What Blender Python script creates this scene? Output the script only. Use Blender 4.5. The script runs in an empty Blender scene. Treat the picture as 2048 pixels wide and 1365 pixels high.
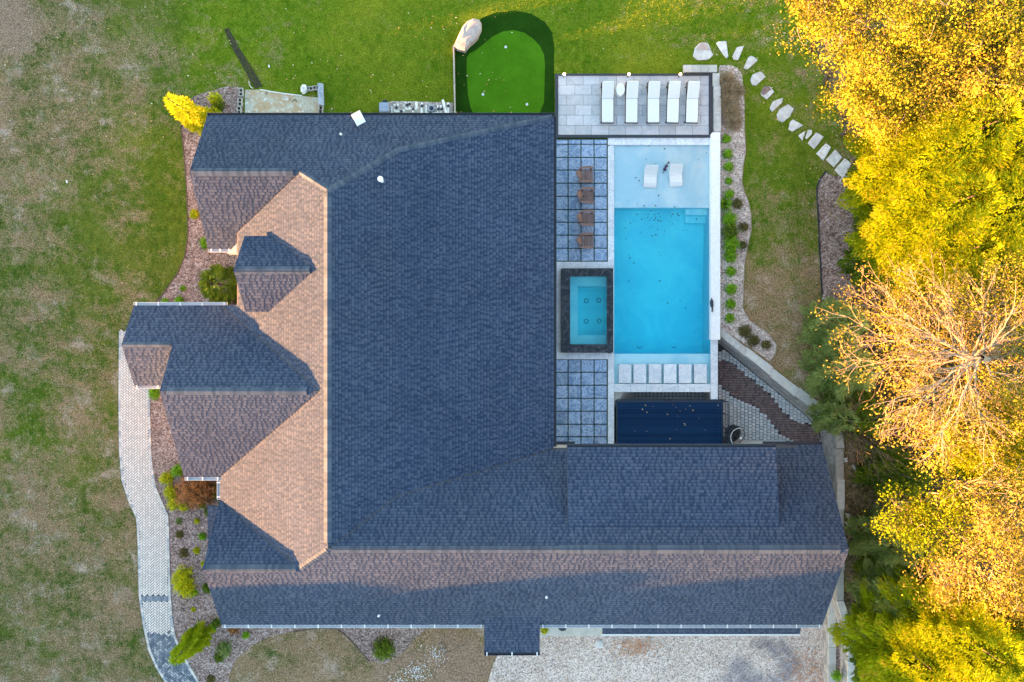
import bpy, math, random
import numpy as np
from mathutils import Vector, Matrix
from mathutils.geometry import delaunay_2d_cdt

random.seed(7)
RS = np.random.RandomState(11)
sc = bpy.context.scene
C = sc.collection

# ------------------------------------------------------------ camera, sky, sun, exposure
HC, FP = 40.0, 1600.0
cam_d = bpy.data.cameras.new('camera'); cam = bpy.data.objects.new('camera', cam_d); C.objects.link(cam)
cam.location = (0, 0, HC); cam.rotation_euler = (0, 0, 0)
cam_d.sensor_width = 36; cam_d.lens = FP / 2048 * 36; cam_d.clip_end = 2000
sc.camera = cam
SUN_EL, SUN_AZ = math.radians(3.2), math.radians(11.0)      # sun in the west, a little to the south
wd = bpy.data.worlds.new('World'); sc.world = wd; wd.use_nodes = True
nt = wd.node_tree; nt.nodes.clear()
sky = nt.nodes.new('ShaderNodeTexSky'); sky.sky_type = 'NISHITA'; sky.sun_disc = False
sky.sun_elevation = SUN_EL; sky.sun_rotation = math.radians(270) - SUN_AZ
sky.altitude = 200; sky.air_density = 1.0; sky.dust_density = 0.6; sky.ozone_density = 1.1
bg = nt.nodes.new('ShaderNodeBackground'); bg.inputs[1].default_value = 0.15
wo = nt.nodes.new('ShaderNodeOutputWorld')
nt.links.new(sky.outputs[0], bg.inputs[0]); nt.links.new(bg.outputs[0], wo.inputs[0])
sd = bpy.data.lights.new('sun', 'SUN'); sd.energy = 4.8; sd.angle = math.radians(0.6); sd.color = (1.0, 0.43, 0.13)
so = bpy.data.objects.new('sun', sd); C.objects.link(so)
sdir = Vector((-math.cos(SUN_AZ) * math.cos(SUN_EL), -math.sin(SUN_AZ) * math.cos(SUN_EL), math.sin(SUN_EL)))
so.rotation_euler = sdir.to_track_quat('Z', 'Y').to_euler(); so.location = (-60, -12, 30)
sc.view_settings.view_transform = 'Standard'; sc.view_settings.look = 'None'
sc.view_settings.exposure = 3.75; sc.view_settings.gamma = 1.0; sc.view_settings.use_curve_mapping = False

# ------------------------------------------------------------ helpers
def W(px, py, z=0.0):
    k = (HC - z) / FP
    return Vector(((px - 1024) * k, (682.5 - py) * k, z))
def W2(px, py, z=0.0):
    v = W(px, py, z); return (v.x, v.y)
def sm(t):
    t = np.clip(t, 0, 1); return t * t * (3 - 2 * t)
def hz(X, Y):
    """ground height: the south side falls to the gravel drive"""
    X = np.asarray(X, float); Y = np.asarray(Y, float)
    return -1.5 * sm((X + 8.5) / 8.5) * sm((-12.2 - Y) / 0.8)
def G(px, py, up=0.0):
    z = 0.0
    for _ in range(6):
        v = W(px, py, z); z = float(hz(v.x, v.y))
        if v.x > 16.3: z = 0.0
    v = W(px, py, z); v.z = z + up; return v
def pip(X, Y, poly):
    X = np.asarray(X, float); Y = np.asarray(Y, float)
    ins = np.zeros(X.shape, bool); n = len(poly); j = n - 1
    for i in range(n):
        xi, yi = poly[i][0], poly[i][1]; xj, yj = poly[j][0], poly[j][1]
        if yi != yj:
            c = ((yi > Y) != (yj > Y)) & (X < (xj - xi) * (Y - yi) / (yj - yi) + xi)
            ins ^= c
        j = i
    return ins
def tag(o, label=None, cat=None, group=None, kind=None):
    if label: o['label'] = label
    if cat: o['category'] = cat
    if group: o['group'] = group
    if kind: o['kind'] = kind
    return o
def empty(name, loc=(0, 0, 0), rz=0.0, label=None, cat=None, group=None, kind=None):
    o = bpy.data.objects.new(name, None); C.objects.link(o)
    o.location = loc; o.rotation_euler = (0, 0, rz); o.empty_display_size = 0.2
    return tag(o, label, cat, group, kind)
def mk(name, verts, faces, m=None, parent=None, kind=None, smooth=False, attrs=None):
    me = bpy.data.meshes.new(name); me.from_pydata([tuple(v) for v in verts], [], faces)
    if smooth: me.polygons.foreach_set('use_smooth', [True] * len(me.polygons))
    me.update()
    if m: me.materials.append(m)
    if attrs:
        for k, v in attrs.items():
            a = me.attributes.new(k, 'FLOAT', 'POINT' if len(v) == len(me.vertices) and len(v) != len(me.polygons) else 'FACE')
            a.data.foreach_set('value', np.asarray(v, np.float32))
    o = bpy.data.objects.new(name, me); C.objects.link(o)
    if parent: o.parent = parent
    if kind: o['kind'] = kind
    return o
def mkq(name, V, nper, m, parent=None, kind=None, tint=None):
    """V: (N*nper,3) numpy, each run of nper verts is one face"""
    n = len(V) // nper
    me = bpy.data.meshes.new(name)
    me.vertices.add(len(V)); me.vertices.foreach_set('co', np.ascontiguousarray(V, np.float32).ravel())
    me.loops.add(len(V)); me.loops.foreach_set('vertex_index', np.arange(len(V), dtype=np.int32))
    me.polygons.add(n); me.polygons.foreach_set('loop_start', (np.arange(n) * nper).astype(np.int32))
    if tint is not None:
        a = me.attributes.new('tint', 'FLOAT', 'FACE'); a.data.foreach_set('value', np.asarray(tint, np.float32))
    me.update(calc_edges=True); me.materials.append(m)
    o = bpy.data.objects.new(name, me); C.objects.link(o)
    if parent: o.parent = parent
    if kind: o['kind'] = kind
    return o
class MB:
    """collects simple solids into one mesh"""
    def __init__(s): s.v = []; s.f = []; s.t = []
    def add(s, vs, fs, t=0.5):
        b = len(s.v); s.v += [tuple(v) for v in vs]; s.f += [tuple(i + b for i in f) for f in fs]; s.t += [t] * len(fs)
    def box(s, c, d, rz=0.0, t=0.5, M=None):
        hx, hy, hh = d[0] / 2, d[1] / 2, d[2] / 2
        R = M if M is not None else Matrix.Rotation(rz, 3, 'Z')
        vs = [Vector(c) + R @ Vector((x * hx, y * hy, z * hh)) for z in (-1, 1) for y in (-1, 1) for x in (-1, 1)]
        s.add(vs, [(0, 2, 3, 1), (4, 5, 7, 6), (0, 1, 5, 4), (2, 6, 7, 3), (0, 4, 6, 2), (1, 3, 7, 5)], t)
        return s
    def tube(s, pts, r, n=8, r2=None, caps=True, t=0.5):
        pts = [Vector(p) for p in pts]; m = len(pts)
        vs = []; fs = []
        for i, p in enumerate(pts):
            d = (pts[min(i + 1, m - 1)] - pts[max(i - 1, 0)]).normalized()
            a = d.cross(Vector((0, 0, 1)))
            if a.length < 0.05: a = d.cross(Vector((1, 0, 0)))
            a.normalize(); b = d.cross(a)
            rr = r if r2 is None else r + (r2 - r) * i / (m - 1)
            for k in range(n):
                th = 2 * math.pi * k / n
                vs.append(p + (a * math.cos(th) + b * math.sin(th)) * rr)
        for i in range(m - 1):
            for k in range(n):
                k2 = (k + 1) % n
                fs.append((i * n + k, i * n + k2, (i + 1) * n + k2, (i + 1) * n + k))
        if caps:
            fs.append(tuple(range(n))[::-1]); fs.append(tuple(range((m - 1) * n, m * n)))
        s.add(vs, fs, t); return s
    def prism(s, poly, z0, z1, t=0.5, top=None):
        """poly list of (x,y); z1 may be a function"""
        n = len(poly)
        f = (lambda x, y: z1) if not callable(z1) else z1
        f0 = (lambda x, y: z0) if not callable(z0) else z0
        # orientation
        A = sum(poly[i][0] * poly[(i + 1) % n][1] - poly[(i + 1) % n][0] * poly[i][1] for i in range(n))
        if A < 0: poly = poly[::-1]
        vs = [(x, y, f0(x, y)) for x, y in poly] + [(x, y, f(x, y)) for x, y in poly]
        fs = [tuple(range(n))[::-1], tuple(range(n, 2 * n))]
        fs += [(i, (i + 1) % n, n + (i + 1) % n, n + i) for i in range(n)]
        s.add(vs, fs, t); return s
    def lathe(s, c, prof, n=16, t=0.5):
        vs = []; fs = []; m = len(prof)
        for r, z in prof:
            for k in range(n):
                th = 2 * math.pi * k / n
                vs.append((c[0] + r * math.cos(th), c[1] + r * math.sin(th), c[2] + z))
        for i in range(m - 1):
            for k in range(n):
                k2 = (k + 1) % n
                fs.append((i * n + k, i * n + k2, (i + 1) * n + k2, (i + 1) * n + k))
        fs.append(tuple(range(n))[::-1]); fs.append(tuple(range((m - 1) * n, m * n)))
        s.add(vs, fs, t); return s
    def build(s, name, m, parent=None, kind=None, smooth=False, bevel=0):
        o = mk(name, s.v, s.f, m, parent, kind, smooth)
        a = o.data.attributes.new('tint', 'FLOAT', 'FACE'); a.data.foreach_set('value', np.asarray(s.t, np.float32))
        if bevel:
            b = o.modifiers.new('bevel', 'BEVEL'); b.width = bevel; b.segments = 2; b.limit_method = 'ANGLE'
        return o
def copy_tree(o, parent=None):
    c = o.copy(); C.objects.link(c); c.parent = parent
    for ch in list(o.children): copy_tree(ch, c)
    return c

# ------------------------------------------------------------ materials
class NB:
    def __init__(s, name):
        s.m = bpy.data.materials.new(name); s.m.use_nodes = True
        s.t = s.m.node_tree; s.t.nodes.clear()
        s.out = s.n('ShaderNodeOutputMaterial'); s.b = s.n('ShaderNodeBsdfPrincipled')
        s.l(s.b.outputs[0], s.out.inputs[0])
        s.b.inputs['Specular IOR Level'].default_value = 0.3
    def n(s, typ, **kw):
        x = s.t.nodes.new(typ)
        for k, v in kw.items(): setattr(x, k, v)
        return x
    def l(s, a, b): s.t.links.new(a, b)
    def pos(s, sx=1, sy=1, sz=1, obj=False, rot=0):
        g = s.n('ShaderNodeTexCoord').outputs['Object'] if obj else s.n('ShaderNodeNewGeometry').outputs['Position']
        mp = s.n('ShaderNodeMapping'); mp.inputs['Scale'].default_value = (sx, sy, sz); mp.inputs['Rotation'].default_value = (0, 0, rot)
        s.l(g, mp.inputs[0]); return mp.outputs[0]
    def noise(s, scale, detail=3, rough=0.55, vec=None, dist=0.0):
        x = s.n('ShaderNodeTexNoise'); x.inputs['Scale'].default_value = scale; x.inputs['Detail'].default_value = detail
        x.inputs['Roughness'].default_value = rough; x.inputs['Distortion'].default_value = dist
        s.l(vec if vec is not None else s.pos(), x.inputs['Vector']); return x.outputs['Fac']
    def voro(s, scale, vec=None, out='Distance', feature='F1'):
        x = s.n('ShaderNodeTexVoronoi', feature=feature); x.inputs['Scale'].default_value = scale
        s.l(vec if vec is not None else s.pos(), x.inputs['Vector']); return x.outputs[out]
    def attr(s, name):
        return s.n('ShaderNodeAttribute', attribute_name=name).outputs['Fac']
    def math(s, op, a, b=0.0, c=None, clamp=False):
        x = s.n('ShaderNodeMath', operation=op, use_clamp=clamp)
        for i, v in enumerate((a, b) if c is None else (a, b, c)):
            if isinstance(v, (int, float)): x.inputs[i].default_value = v
            else: s.l(v, x.inputs[i])
        return x.outputs[0]
    def ramp(s, fac, stops):
        x = s.n('ShaderNodeValToRGB'); r = x.color_ramp
        while len(r.elements) < len(stops): r.elements.new(0.5)
        for e, (p, c) in zip(r.elements, stops):
            e.position = p; e.color = (*c, 1) if len(c) == 3 else c
        s.l(fac, x.inputs[0]); return x.outputs[0]
    def rfac(s, fac, lo, hi):
        x = s.n('ShaderNodeMapRange'); x.inputs[1].default_value = lo; x.inputs[2].default_value = hi
        s.l(fac, x.inputs[0]); return x.outputs[0]
    def mix(s, f, a, b, mode='MIX'):
        x = s.n('ShaderNodeMix', data_type='RGBA', blend_type=mode)
        if isinstance(f, (int, float)): x.inputs[0].default_value = f
        else: s.l(f, x.inputs[0])
        for i, v in ((6, a), (7, b)):
            if isinstance(v, tuple): x.inputs[i].default_value = (*v, 1)
            else: s.l(v, x.inputs[i])
        return x.outputs[2]
    def fin(s, col, rough=0.8, bump=None, bs=0.3, bd=0.02, metal=0.0, spec=None):
        if isinstance(col, tuple): s.b.inputs['Base Color'].default_value = (*col, 1)
        else: s.l(col, s.b.inputs['Base Color'])
        s.b.inputs['Roughness'].default_value = rough; s.b.inputs['Metallic'].default_value = metal
        if spec is not None: s.b.inputs['Specular IOR Level'].default_value = spec
        if bump is not None:
            x = s.n('ShaderNodeBump'); x.inputs['Strength'].default_value = bs; x.inputs['Distance'].default_value = bd
            s.l(bump, x.inputs['Height']); s.l(x.outputs[0], s.b.inputs['Normal'])
        return s.m
def simple(name, c1, c2, scale=6, rough=0.7, bs=0.2, metal=0.0, detail=4, spec=0.3, tintamt=0.0, obj=False):
    b = NB(name); p = b.pos(obj=obj); f = b.noise(scale, detail, 0.6, p)
    col = b.mix(b.rfac(f, 0.35, 0.65), c1, c2)
    if tintamt:
        t = b.attr('tint'); k = b.math('MULTIPLY_ADD', t, tintamt, 1 - tintamt / 2)
        cc = b.n('ShaderNodeCombineColor')
        for i in range(3): b.l(k, cc.inputs[i])
        col = b.mix(1.0, col, cc.outputs[0], 'MULTIPLY')
    return b.fin(col, rough, f, bs, 0.01, metal, spec)
def tinted(name, stops, scale=8, rough=0.75, bs=0.2, amt=0.25, spec=0.3, rnd=0.0):
    """colour from the tint attribute, broken up by noise"""
    b = NB(name); f = b.noise(scale, 4, 0.6)
    t = b.attr('tint')
    if rnd:
        oi = b.n('ShaderNodeObjectInfo').outputs['Random']; t = b.math('MULTIPLY_ADD', oi, rnd, b.math('MULTIPLY', t, 1 - rnd))
    v = b.math('ADD', t, b.math('MULTIPLY', b.math('SUBTRACT', f, 0.5), amt))
    col = b.ramp(v, stops)
    if name == 'roof_shingle':          # weathering: broad soft stains and faint run-off streaks
        k = b.math('ADD', b.math('MULTIPLY', b.noise(.16, 4, .6), .55), b.math('MULTIPLY', b.noise(.9, 5, .7), .35)); k = b.math('ADD', k, .56)
        cc = b.n('ShaderNodeCombineColor')
        for i in range(3): b.l(k, cc.inputs[i])
        col = b.mix(1.0, col, cc.outputs[0], 'MULTIPLY')
    return b.fin(col, rough, f, bs, 0.01, 0, spec)
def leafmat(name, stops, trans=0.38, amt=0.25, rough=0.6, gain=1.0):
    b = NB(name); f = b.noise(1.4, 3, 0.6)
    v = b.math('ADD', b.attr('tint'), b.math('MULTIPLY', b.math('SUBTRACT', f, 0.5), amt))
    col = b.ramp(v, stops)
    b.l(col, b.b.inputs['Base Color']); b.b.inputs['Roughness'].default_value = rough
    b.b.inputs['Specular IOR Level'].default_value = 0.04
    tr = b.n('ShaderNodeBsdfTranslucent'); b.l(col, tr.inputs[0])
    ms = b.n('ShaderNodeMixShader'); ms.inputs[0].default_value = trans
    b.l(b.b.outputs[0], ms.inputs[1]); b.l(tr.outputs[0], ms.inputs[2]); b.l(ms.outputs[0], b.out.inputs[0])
    return b.m

M = {}
M['shingle'] = tinted('roof_shingle', [(0.0, (.009, .020, .046)), (0.35, (.028, .044, .082)), (0.7, (.060, .075, .114)), (1.0, (.096, .102, .132))], 1.3, 0.9, 0.15, 0.16, 0.2)
M['cap'] = tinted('ridge_cap_shingle', [(0, (.040, .058, .090)), (1, (.080, .100, .138))], 3, 0.9, 0.1, 0.3, 0.2)
M['deckroof'] = simple('roof_underlay', (.05, .055, .065), (.07, .07, .08), 20, 0.9)
M['wallsiding'] = simple('light_siding', (.55, .54, .52), (.62, .61, .58), 3, 0.7)
M['darktrim'] = simple('dark_metal_trim', (.025, .03, .045), (.035, .04, .055), 5, 0.45, 0.05, 0, 4, 0.5)
M['whitemetal'] = simple('white_aluminium', (.42, .44, .48), (.52, .53, .56), 4, 0.35, 0.05, 0, 4, 0.5)
M['white'] = simple('white_paint', (.74, .74, .75), (.8, .8, .8), 4, 0.5, 0.05)
M['cushion'] = simple('white_cushion_fabric', (.66, .665, .68), (.74, .74, .75), 30, 0.9, 0.1)
M['framebrown'] = simple('dark_brown_frame', (.05, .035, .03), (.07, .05, .045), 10, 0.5)
M['glass'] = simple('window_glass', (.02, .03, .04), (.03, .04, .05), 2, 0.05, 0.0, 0, 2, 0.8)
M['concrete'] = simple('pale_concrete', (.40, .38, .34), (.50, .48, .44), 3, 0.85, 0.2)
M['capstone'] = simple('pale_cap_stone', (.40, .39, .38), (.50, .49, .47), 5, 0.85, 0.2, tintamt=0.35)
M['blockface'] = simple('retaining_block_face', (.26, .25, .26), (.38, .36, .35), 7, 0.9, 0.5, tintamt=0.5)
M['cinder'] = simple('cinder_block_concrete', (.33, .31, .28), (.46, .44, .40), 14, 0.95, 0.5)
M['adiron'] = simple('brown_poly_lumber', (.17, .10, .085), (.23, .14, .12), 25, 0.6, 0.2, tintamt=0.3)
M['blackmetal'] = simple('black_powder_coat', (.010, .018, .030), (.016, .024, .038), 5, 0.35, 0.05, 0, 4, 0.5)
M['bark'] = simple('pale_bark', (.22, .16, .11), (.36, .28, .20), 8, 0.85, 0.4)
M['barkdark'] = simple('dark_bark', (.07, .05, .04), (.13, .095, .07), 8, 0.9, 0.4)
M['pvc'] = simple('white_pvc', (.72, .72, .72), (.8, .8, .8), 6, 0.35, 0.02)
M['plasterwhite'] = simple('white_stucco', (.70, .70, .72), (.80, .80, .82), 9, 0.8, 0.15)
def marble(name, base, dark, vein, vs, veinw, rough, tintamt=0.25, rnd=True):
    b = NB(name); p = b.pos(); 
    n1 = b.noise(2.2, 6, 0.65, p, 1.2); n2 = b.noise(vs, 5, 0.6, p, 2.5)
    col = b.mix(b.rfac(n1, .35, .65), dark, base)
    ve = b.math('SUBTRACT', 1.0, b.math('MULTIPLY', b.math('ABSOLUTE', b.math('SUBTRACT', n2, .5)), veinw), clamp=True)
    fine = b.noise(9, 6, .75, p, .6)
    col = b.mix(b.math('MULTIPLY', ve, 0.75), col, vein)
    col = b.mix(b.math('MULTIPLY', b.rfac(fine, .52, .75), .5), col, vein)
    if rnd:
        oi = b.n('ShaderNodeObjectInfo').outputs['Random']; k = b.math('MULTIPLY_ADD', oi, tintamt, 1 - tintamt / 2)
        cc = b.n('ShaderNodeCombineColor')
        for i in range(3): b.l(k, cc.inputs[i])
        col = b.mix(1.0, col, cc.outputs[0], 'MULTIPLY')
    return b.fin(col, rough, n1, 0.08, 0.01, 0, 0.4)
M['tileblue'] = marble('grey_marble_tile', (.21, .31, .47), (.125, .20, .35), (.45, .54, .68), 1.6, 14, 0.45, 0.3)
M['coping'] = marble('pale_marble_coping', (.64, .66, .71), (.52, .55, .62), (.80, .81, .83), 1.3, 16, 0.5, 0.14)
M['paver'] = marble('light_grey_patio_paver', (.50, .50, .53), (.42, .43, .47), (.58, .57, .59), 0.9, 30, 0.7, 0.26)
M['spamarble'] = marble('black_veined_marble', (.012, .016, .024), (.006, .009, .016), (.13, .13, .15), 1.1, 42, 0.18, 0.1)
def _pl():
    b = NB('pale_pool_plaster'); n1 = b.noise(.45, 6, .65, None, .8); n2 = b.noise(5, 4, .7); n3 = b.noise(30, 3, .7)
    col = b.mix(b.rfac(n1, .42, .6), (.70, .84, .90), (.95, .96, .96)); col = b.mix(b.math('MULTIPLY', b.rfac(n2, .45, .7), .25), col, (.95, .95, .95)); col = b.mix(b.math('MULTIPLY', b.rfac(n3, .55, .7), .12), col, (.5, .62, .68))
    return b.fin(col, .8, n3, .1)
M['poolplaster'] = _pl()
M['brick'] = tinted('herringbone_paver', [(0, (.09, .11, .15)), (.4, (.26, .28, .32)), (.6, (.52, .47, .44)), (1, (.82, .72, .66))], 9, 0.85, 0.3, 0.12)
M['hexlight'] = tinted('light_cobble_paver', [(0, (.46, .49, .52)), (1, (.66, .68, .70))], 9, 0.85, 0.3, 0.3, rnd=0.8)
M['hexbrown'] = tinted('brown_cobble_paver', [(0, (.16, .11, .115)), (1, (.27, .20, .19))], 9, 0.85, 0.3, 0.3)
M['joint'] = simple('dark_joint_sand', (.05, .05, .055), (.08, .08, .08), 20, 0.95)
M['turfgap'] = simple('artificial_turf_strip', (.008, .030, .014), (.015, .05, .022), 60, 0.9)
M['flag'] = simple('pale_flagstone', (.42, .40, .40), (.60, .57, .55), 4, 0.8, 0.4, tintamt=0.5)
M['boulder'] = simple('pink_grey_boulder', (.36, .27, .25), (.50, .40, .37), 3, 0.85, 0.5)
def water():
    b = NB('pool_water')
    tr = b.n('ShaderNodeBsdfTransparent'); gl = b.n('ShaderNodeBsdfGlossy'); gl.inputs['Roughness'].default_value = 0.04
    fr = b.n('ShaderNodeFresnel'); fr.inputs[0].default_value = 1.33
    nz = b.noise(5, 4, .6); bp = b.n('ShaderNodeBump'); bp.inputs['Strength'].default_value = .6; bp.inputs['Distance'].default_value = .04
    b.l(nz, bp.inputs['Height']); b.l(bp.outputs[0], gl.inputs['Normal']); b.l(bp.outputs[0], fr.inputs['Normal'])
    ms = b.n('ShaderNodeMixShader'); b.l(fr.outputs[0], ms.inputs[0]); b.l(tr.outputs[0], ms.inputs[1]); b.l(gl.outputs[0], ms.inputs[2])
    b.l(ms.outputs[0], b.out.inputs[0])
    va = b.n('ShaderNodeVolumeAbsorption'); va.inputs['Color'].default_value = (0.0, .93, .985, 1); va.inputs['Density'].default_value = .85
    b.l(va.outputs[0], b.out.inputs[1]); b.t.nodes.remove(b.b)
    return b.m
M['water'] = water()
def grassmat(name, blade=False):
    b = NB(name); p = b.pos()
    dry, vivid, dirt = b.attr('dry'), b.attr('vivid'), b.attr('dirt')
    n0 = b.noise(.22, 3, .6, p); n1 = b.noise(.55, 9, .72, b.pos(.8, 1.3, 1)); n2 = b.noise(2.4, 7, .74, b.pos(1.15, .9, 1, rot=.6)); n4 = b.noise(.8, 8, .7, b.pos(1, 1, 1, rot=1.1)); n3 = b.noise(17, 3, .7, p, .8)
    g = b.mix(vivid, (.042, .074, .012), (.076, .145, .006))
    g2 = b.mix(vivid, (.105, .122, .022), (.150, .200, .015))
    green = b.mix(b.rfac(n2, .38, .64), g, g2)
    green = b.mix(b.math('MULTIPLY', b.rfac(n0, .45, .7), .5), green, b.mix(vivid, (.145, .150, .040), (.27, .27, .022)))
    tan = b.mix(b.rfac(n3, .4, .65), (.215, .140, .075), (.33, .225, .14))
    tan = b.mix(b.rfac(n4, .52, .66), tan, (.42, .315, .25))
    dv = b.math('ADD', b.math('MULTIPLY_ADD', b.math('SUBTRACT', b.noise(.13, 4, .6), .5), 1.3, dry), b.math('ADD', b.math('MULTIPLY', b.math('SUBTRACT', n1, .5), 3.0), b.math('MULTIPLY', b.math('SUBTRACT', n2, .5), 1.6)))
    dv = b.math('ADD', dv, b.math('MULTIPLY', b.math('SUBTRACT', n3, .5), 1.3))
    col = b.mix(b.rfac(dv, .3, 1.05), green, tan)
    dd = b.math('ADD', dirt, b.math('ADD', b.math('MULTIPLY', b.math('SUBTRACT', n2, .5), 1.2), b.math('MULTIPLY', b.math('SUBTRACT', n3, .5), .6)))
    col = b.mix(b.rfac(dd, .45, .8), col, b.mix(b.rfac(n3, .35, .65), (.22, .14, .095), (.36, .245, .17)))
    k = b.math('MULTIPLY_ADD', b.rfac(n3, .32, .68), 1.0, .5) if not blade else b.math('MULTIPLY_ADD', b.attr('tint'), .9, .72)
    cc = b.n('ShaderNodeCombineColor')
    for i in range(3): b.l(k, cc.inputs[i])
    col = b.mix(1.0, col, cc.outputs[0], 'MULTIPLY')
    return b.fin(col, .95, n3, .9, .05, 0, .03)
M['lawn'] = grassmat('patchy_lawn'); M['blade'] = grassmat('grass_blades', True)
def turf(name, a, c):
    b = NB(name); n = b.noise(22, 3, .7); n1 = b.noise(.8, 3, .6)
    col = b.mix(b.rfac(n, .3, .7), a, c); col = b.mix(b.math('MULTIPLY', b.rfac(n1, .4, .7), .35), col, tuple(x * 1.5 for x in c))
    return b.fin(col, .95, n, .5, .02, 0, .02)
M['fringe'] = turf('dark_fringe_turf', (.007, .028, .003), (.018, .056, .005))
M['green'] = turf('putting_green_turf', (.035, .115, .004), (.060, .165, .008))
def ground(name, cols, s1, s2, bump=.8):
    b = NB(name); v = b.voro(s1, out='Color'); hs = b.n('ShaderNodeSeparateColor'); b.l(v, hs.inputs[0])
    n = b.noise(s2, 4, .65)
    f = b.math('ADD', b.math('MULTIPLY', hs.outputs[0], .55), b.math('MULTIPLY', n, .45))
    col = b.ramp(f, cols); d = b.voro(s1)
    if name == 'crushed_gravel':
        col = b.mix(b.math('MULTIPLY', b.attr('wet'), .8), col, (.17, .17, .21))  # bluish shade mixed into the drive colour
    return b.fin(col, .9, d, bump, .02, 0, .15)
M['mulch'] = ground('bark_mulch', [(.2, (.085, .055, .048)), (.45, (.22, .145, .125)), (.65, (.33, .24, .215)), (.9, (.58, .48, .46))], 16, 1.2)
M['gravelbed'] = ground('grey_pebble_bed', [(.2, (.22, .16, .14)), (.5, (.42, .34, .30)), (.85, (.75, .66, .62))], 18, 1.2)
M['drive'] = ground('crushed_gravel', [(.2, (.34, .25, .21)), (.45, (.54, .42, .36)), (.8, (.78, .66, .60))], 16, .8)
M['forest'] = ground('leaf_litter', [(.2, (.06, .048, .028)), (.5, (.14, .105, .06)), (.7, (.22, .15, .085)), (.9, (.36, .26, .12))], 9, .7)
def _pit():
    b = NB('pale_stained_soil'); n1 = b.noise(.9, 7, .6, None, 1.2); n2 = b.noise(2.3, 6, .6, None, 2.0)
    col = b.mix(b.rfac(n1, .42, .56), (.46, .44, .36), (.44, .32, .20)); col = b.mix(b.rfac(n2, .56, .60), col, (.62, .60, .55)); col = b.mix(b.rfac(b.noise(1.7, 6, .6, b.pos(1.3, .8, 1), 1.5), .60, .66), col, (.16, .13, .08))
    return b.fin(col, .9, n2, .3)
M['dirtpit'] = _pit()
M['pebble'] = tinted('loose_stone', [(0, (.15, .12, .12)), (.4, (.46, .37, .33)), (.7, (.62, .53, .49)), (1, (.90, .84, .80))], 3, .85, .1, .1)
M['chip'] = tinted('mulch_chip', [(0, (.08, .05, .045)), (.5, (.27, .19, .165)), (1, (.68, .58, .55))], 3, .9, .1, .1)
M['fallen'] = tinted('fallen_leaf', [(0, (.30, .12, .03)), (.5, (.50, .30, .08)), (1, (.62, .55, .40))], 3, .7, .1, .1)
# foliage colours
M['l_yellow'] = leafmat('yellow_autumn_leaf', [(0, (.045, .055, .008)), (.3, (.17, .18, .015)), (.7, (.36, .37, .03)), (.9, (.48, .45, .05)), (1, (.48, .32, .03))])
M['l_orange'] = leafmat('orange_autumn_leaf', [(0, (.075, .07, .015)), (.5, (.28, .25, .03)), (1, (.44, .33, .07))])
M['l_lime'] = leafmat('lime_conifer_spray', [(0, (.05, .07, .004)), (.35, (.16, .22, .006)), (.8, (.34, .42, .008)), (1, (.42, .32, .04))])
M['l_green'] = leafmat('green_foliage', [(0, (.03, .055, .008)), (.5, (.095, .16, .018)), (1, (.20, .27, .025))], .35)
M['l_greygreen'] = leafmat('grey_green_foliage', [(0, (.09, .13, .035)), (.5, (.20, .28, .08)), (1, (.36, .42, .14))], .4)
M['l_bright'] = leafmat('bright_green_shrub', [(0, (.05, .14, .006)), (.5, (.15, .34, .012)), (1, (.30, .50, .03))], .3)
M['l_gold'] = leafmat('gold_shrub', [(0, (.12, .17, .006)), (.5, (.42, .46, .012)), (1, (.62, .55, .02))], .3)
M['l_rust'] = leafmat('rust_maple_leaf', [(0, (.07, .05, .015)), (.5, (.27, .12, .045)), (1, (.46, .23, .10))], .3)
M['l_olive'] = leafmat('olive_shrub', [(0, (.06, .06, .015)), (.5, (.13, .12, .035)), (1, (.22, .18, .08))], .3)
M['l_straw'] = leafmat('straw_grass', [(0, (.20, .13, .07)), (.5, (.34, .25, .15)), (1, (.48, .40, .28))], .3)
M['l_brush'] = leafmat('dark_underbrush', [(0, (.03, .035, .010)), (.5, (.09, .11, .025)), (.8, (.16, .15, .04)), (1, (.24, .15, .06))], .2)
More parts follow.
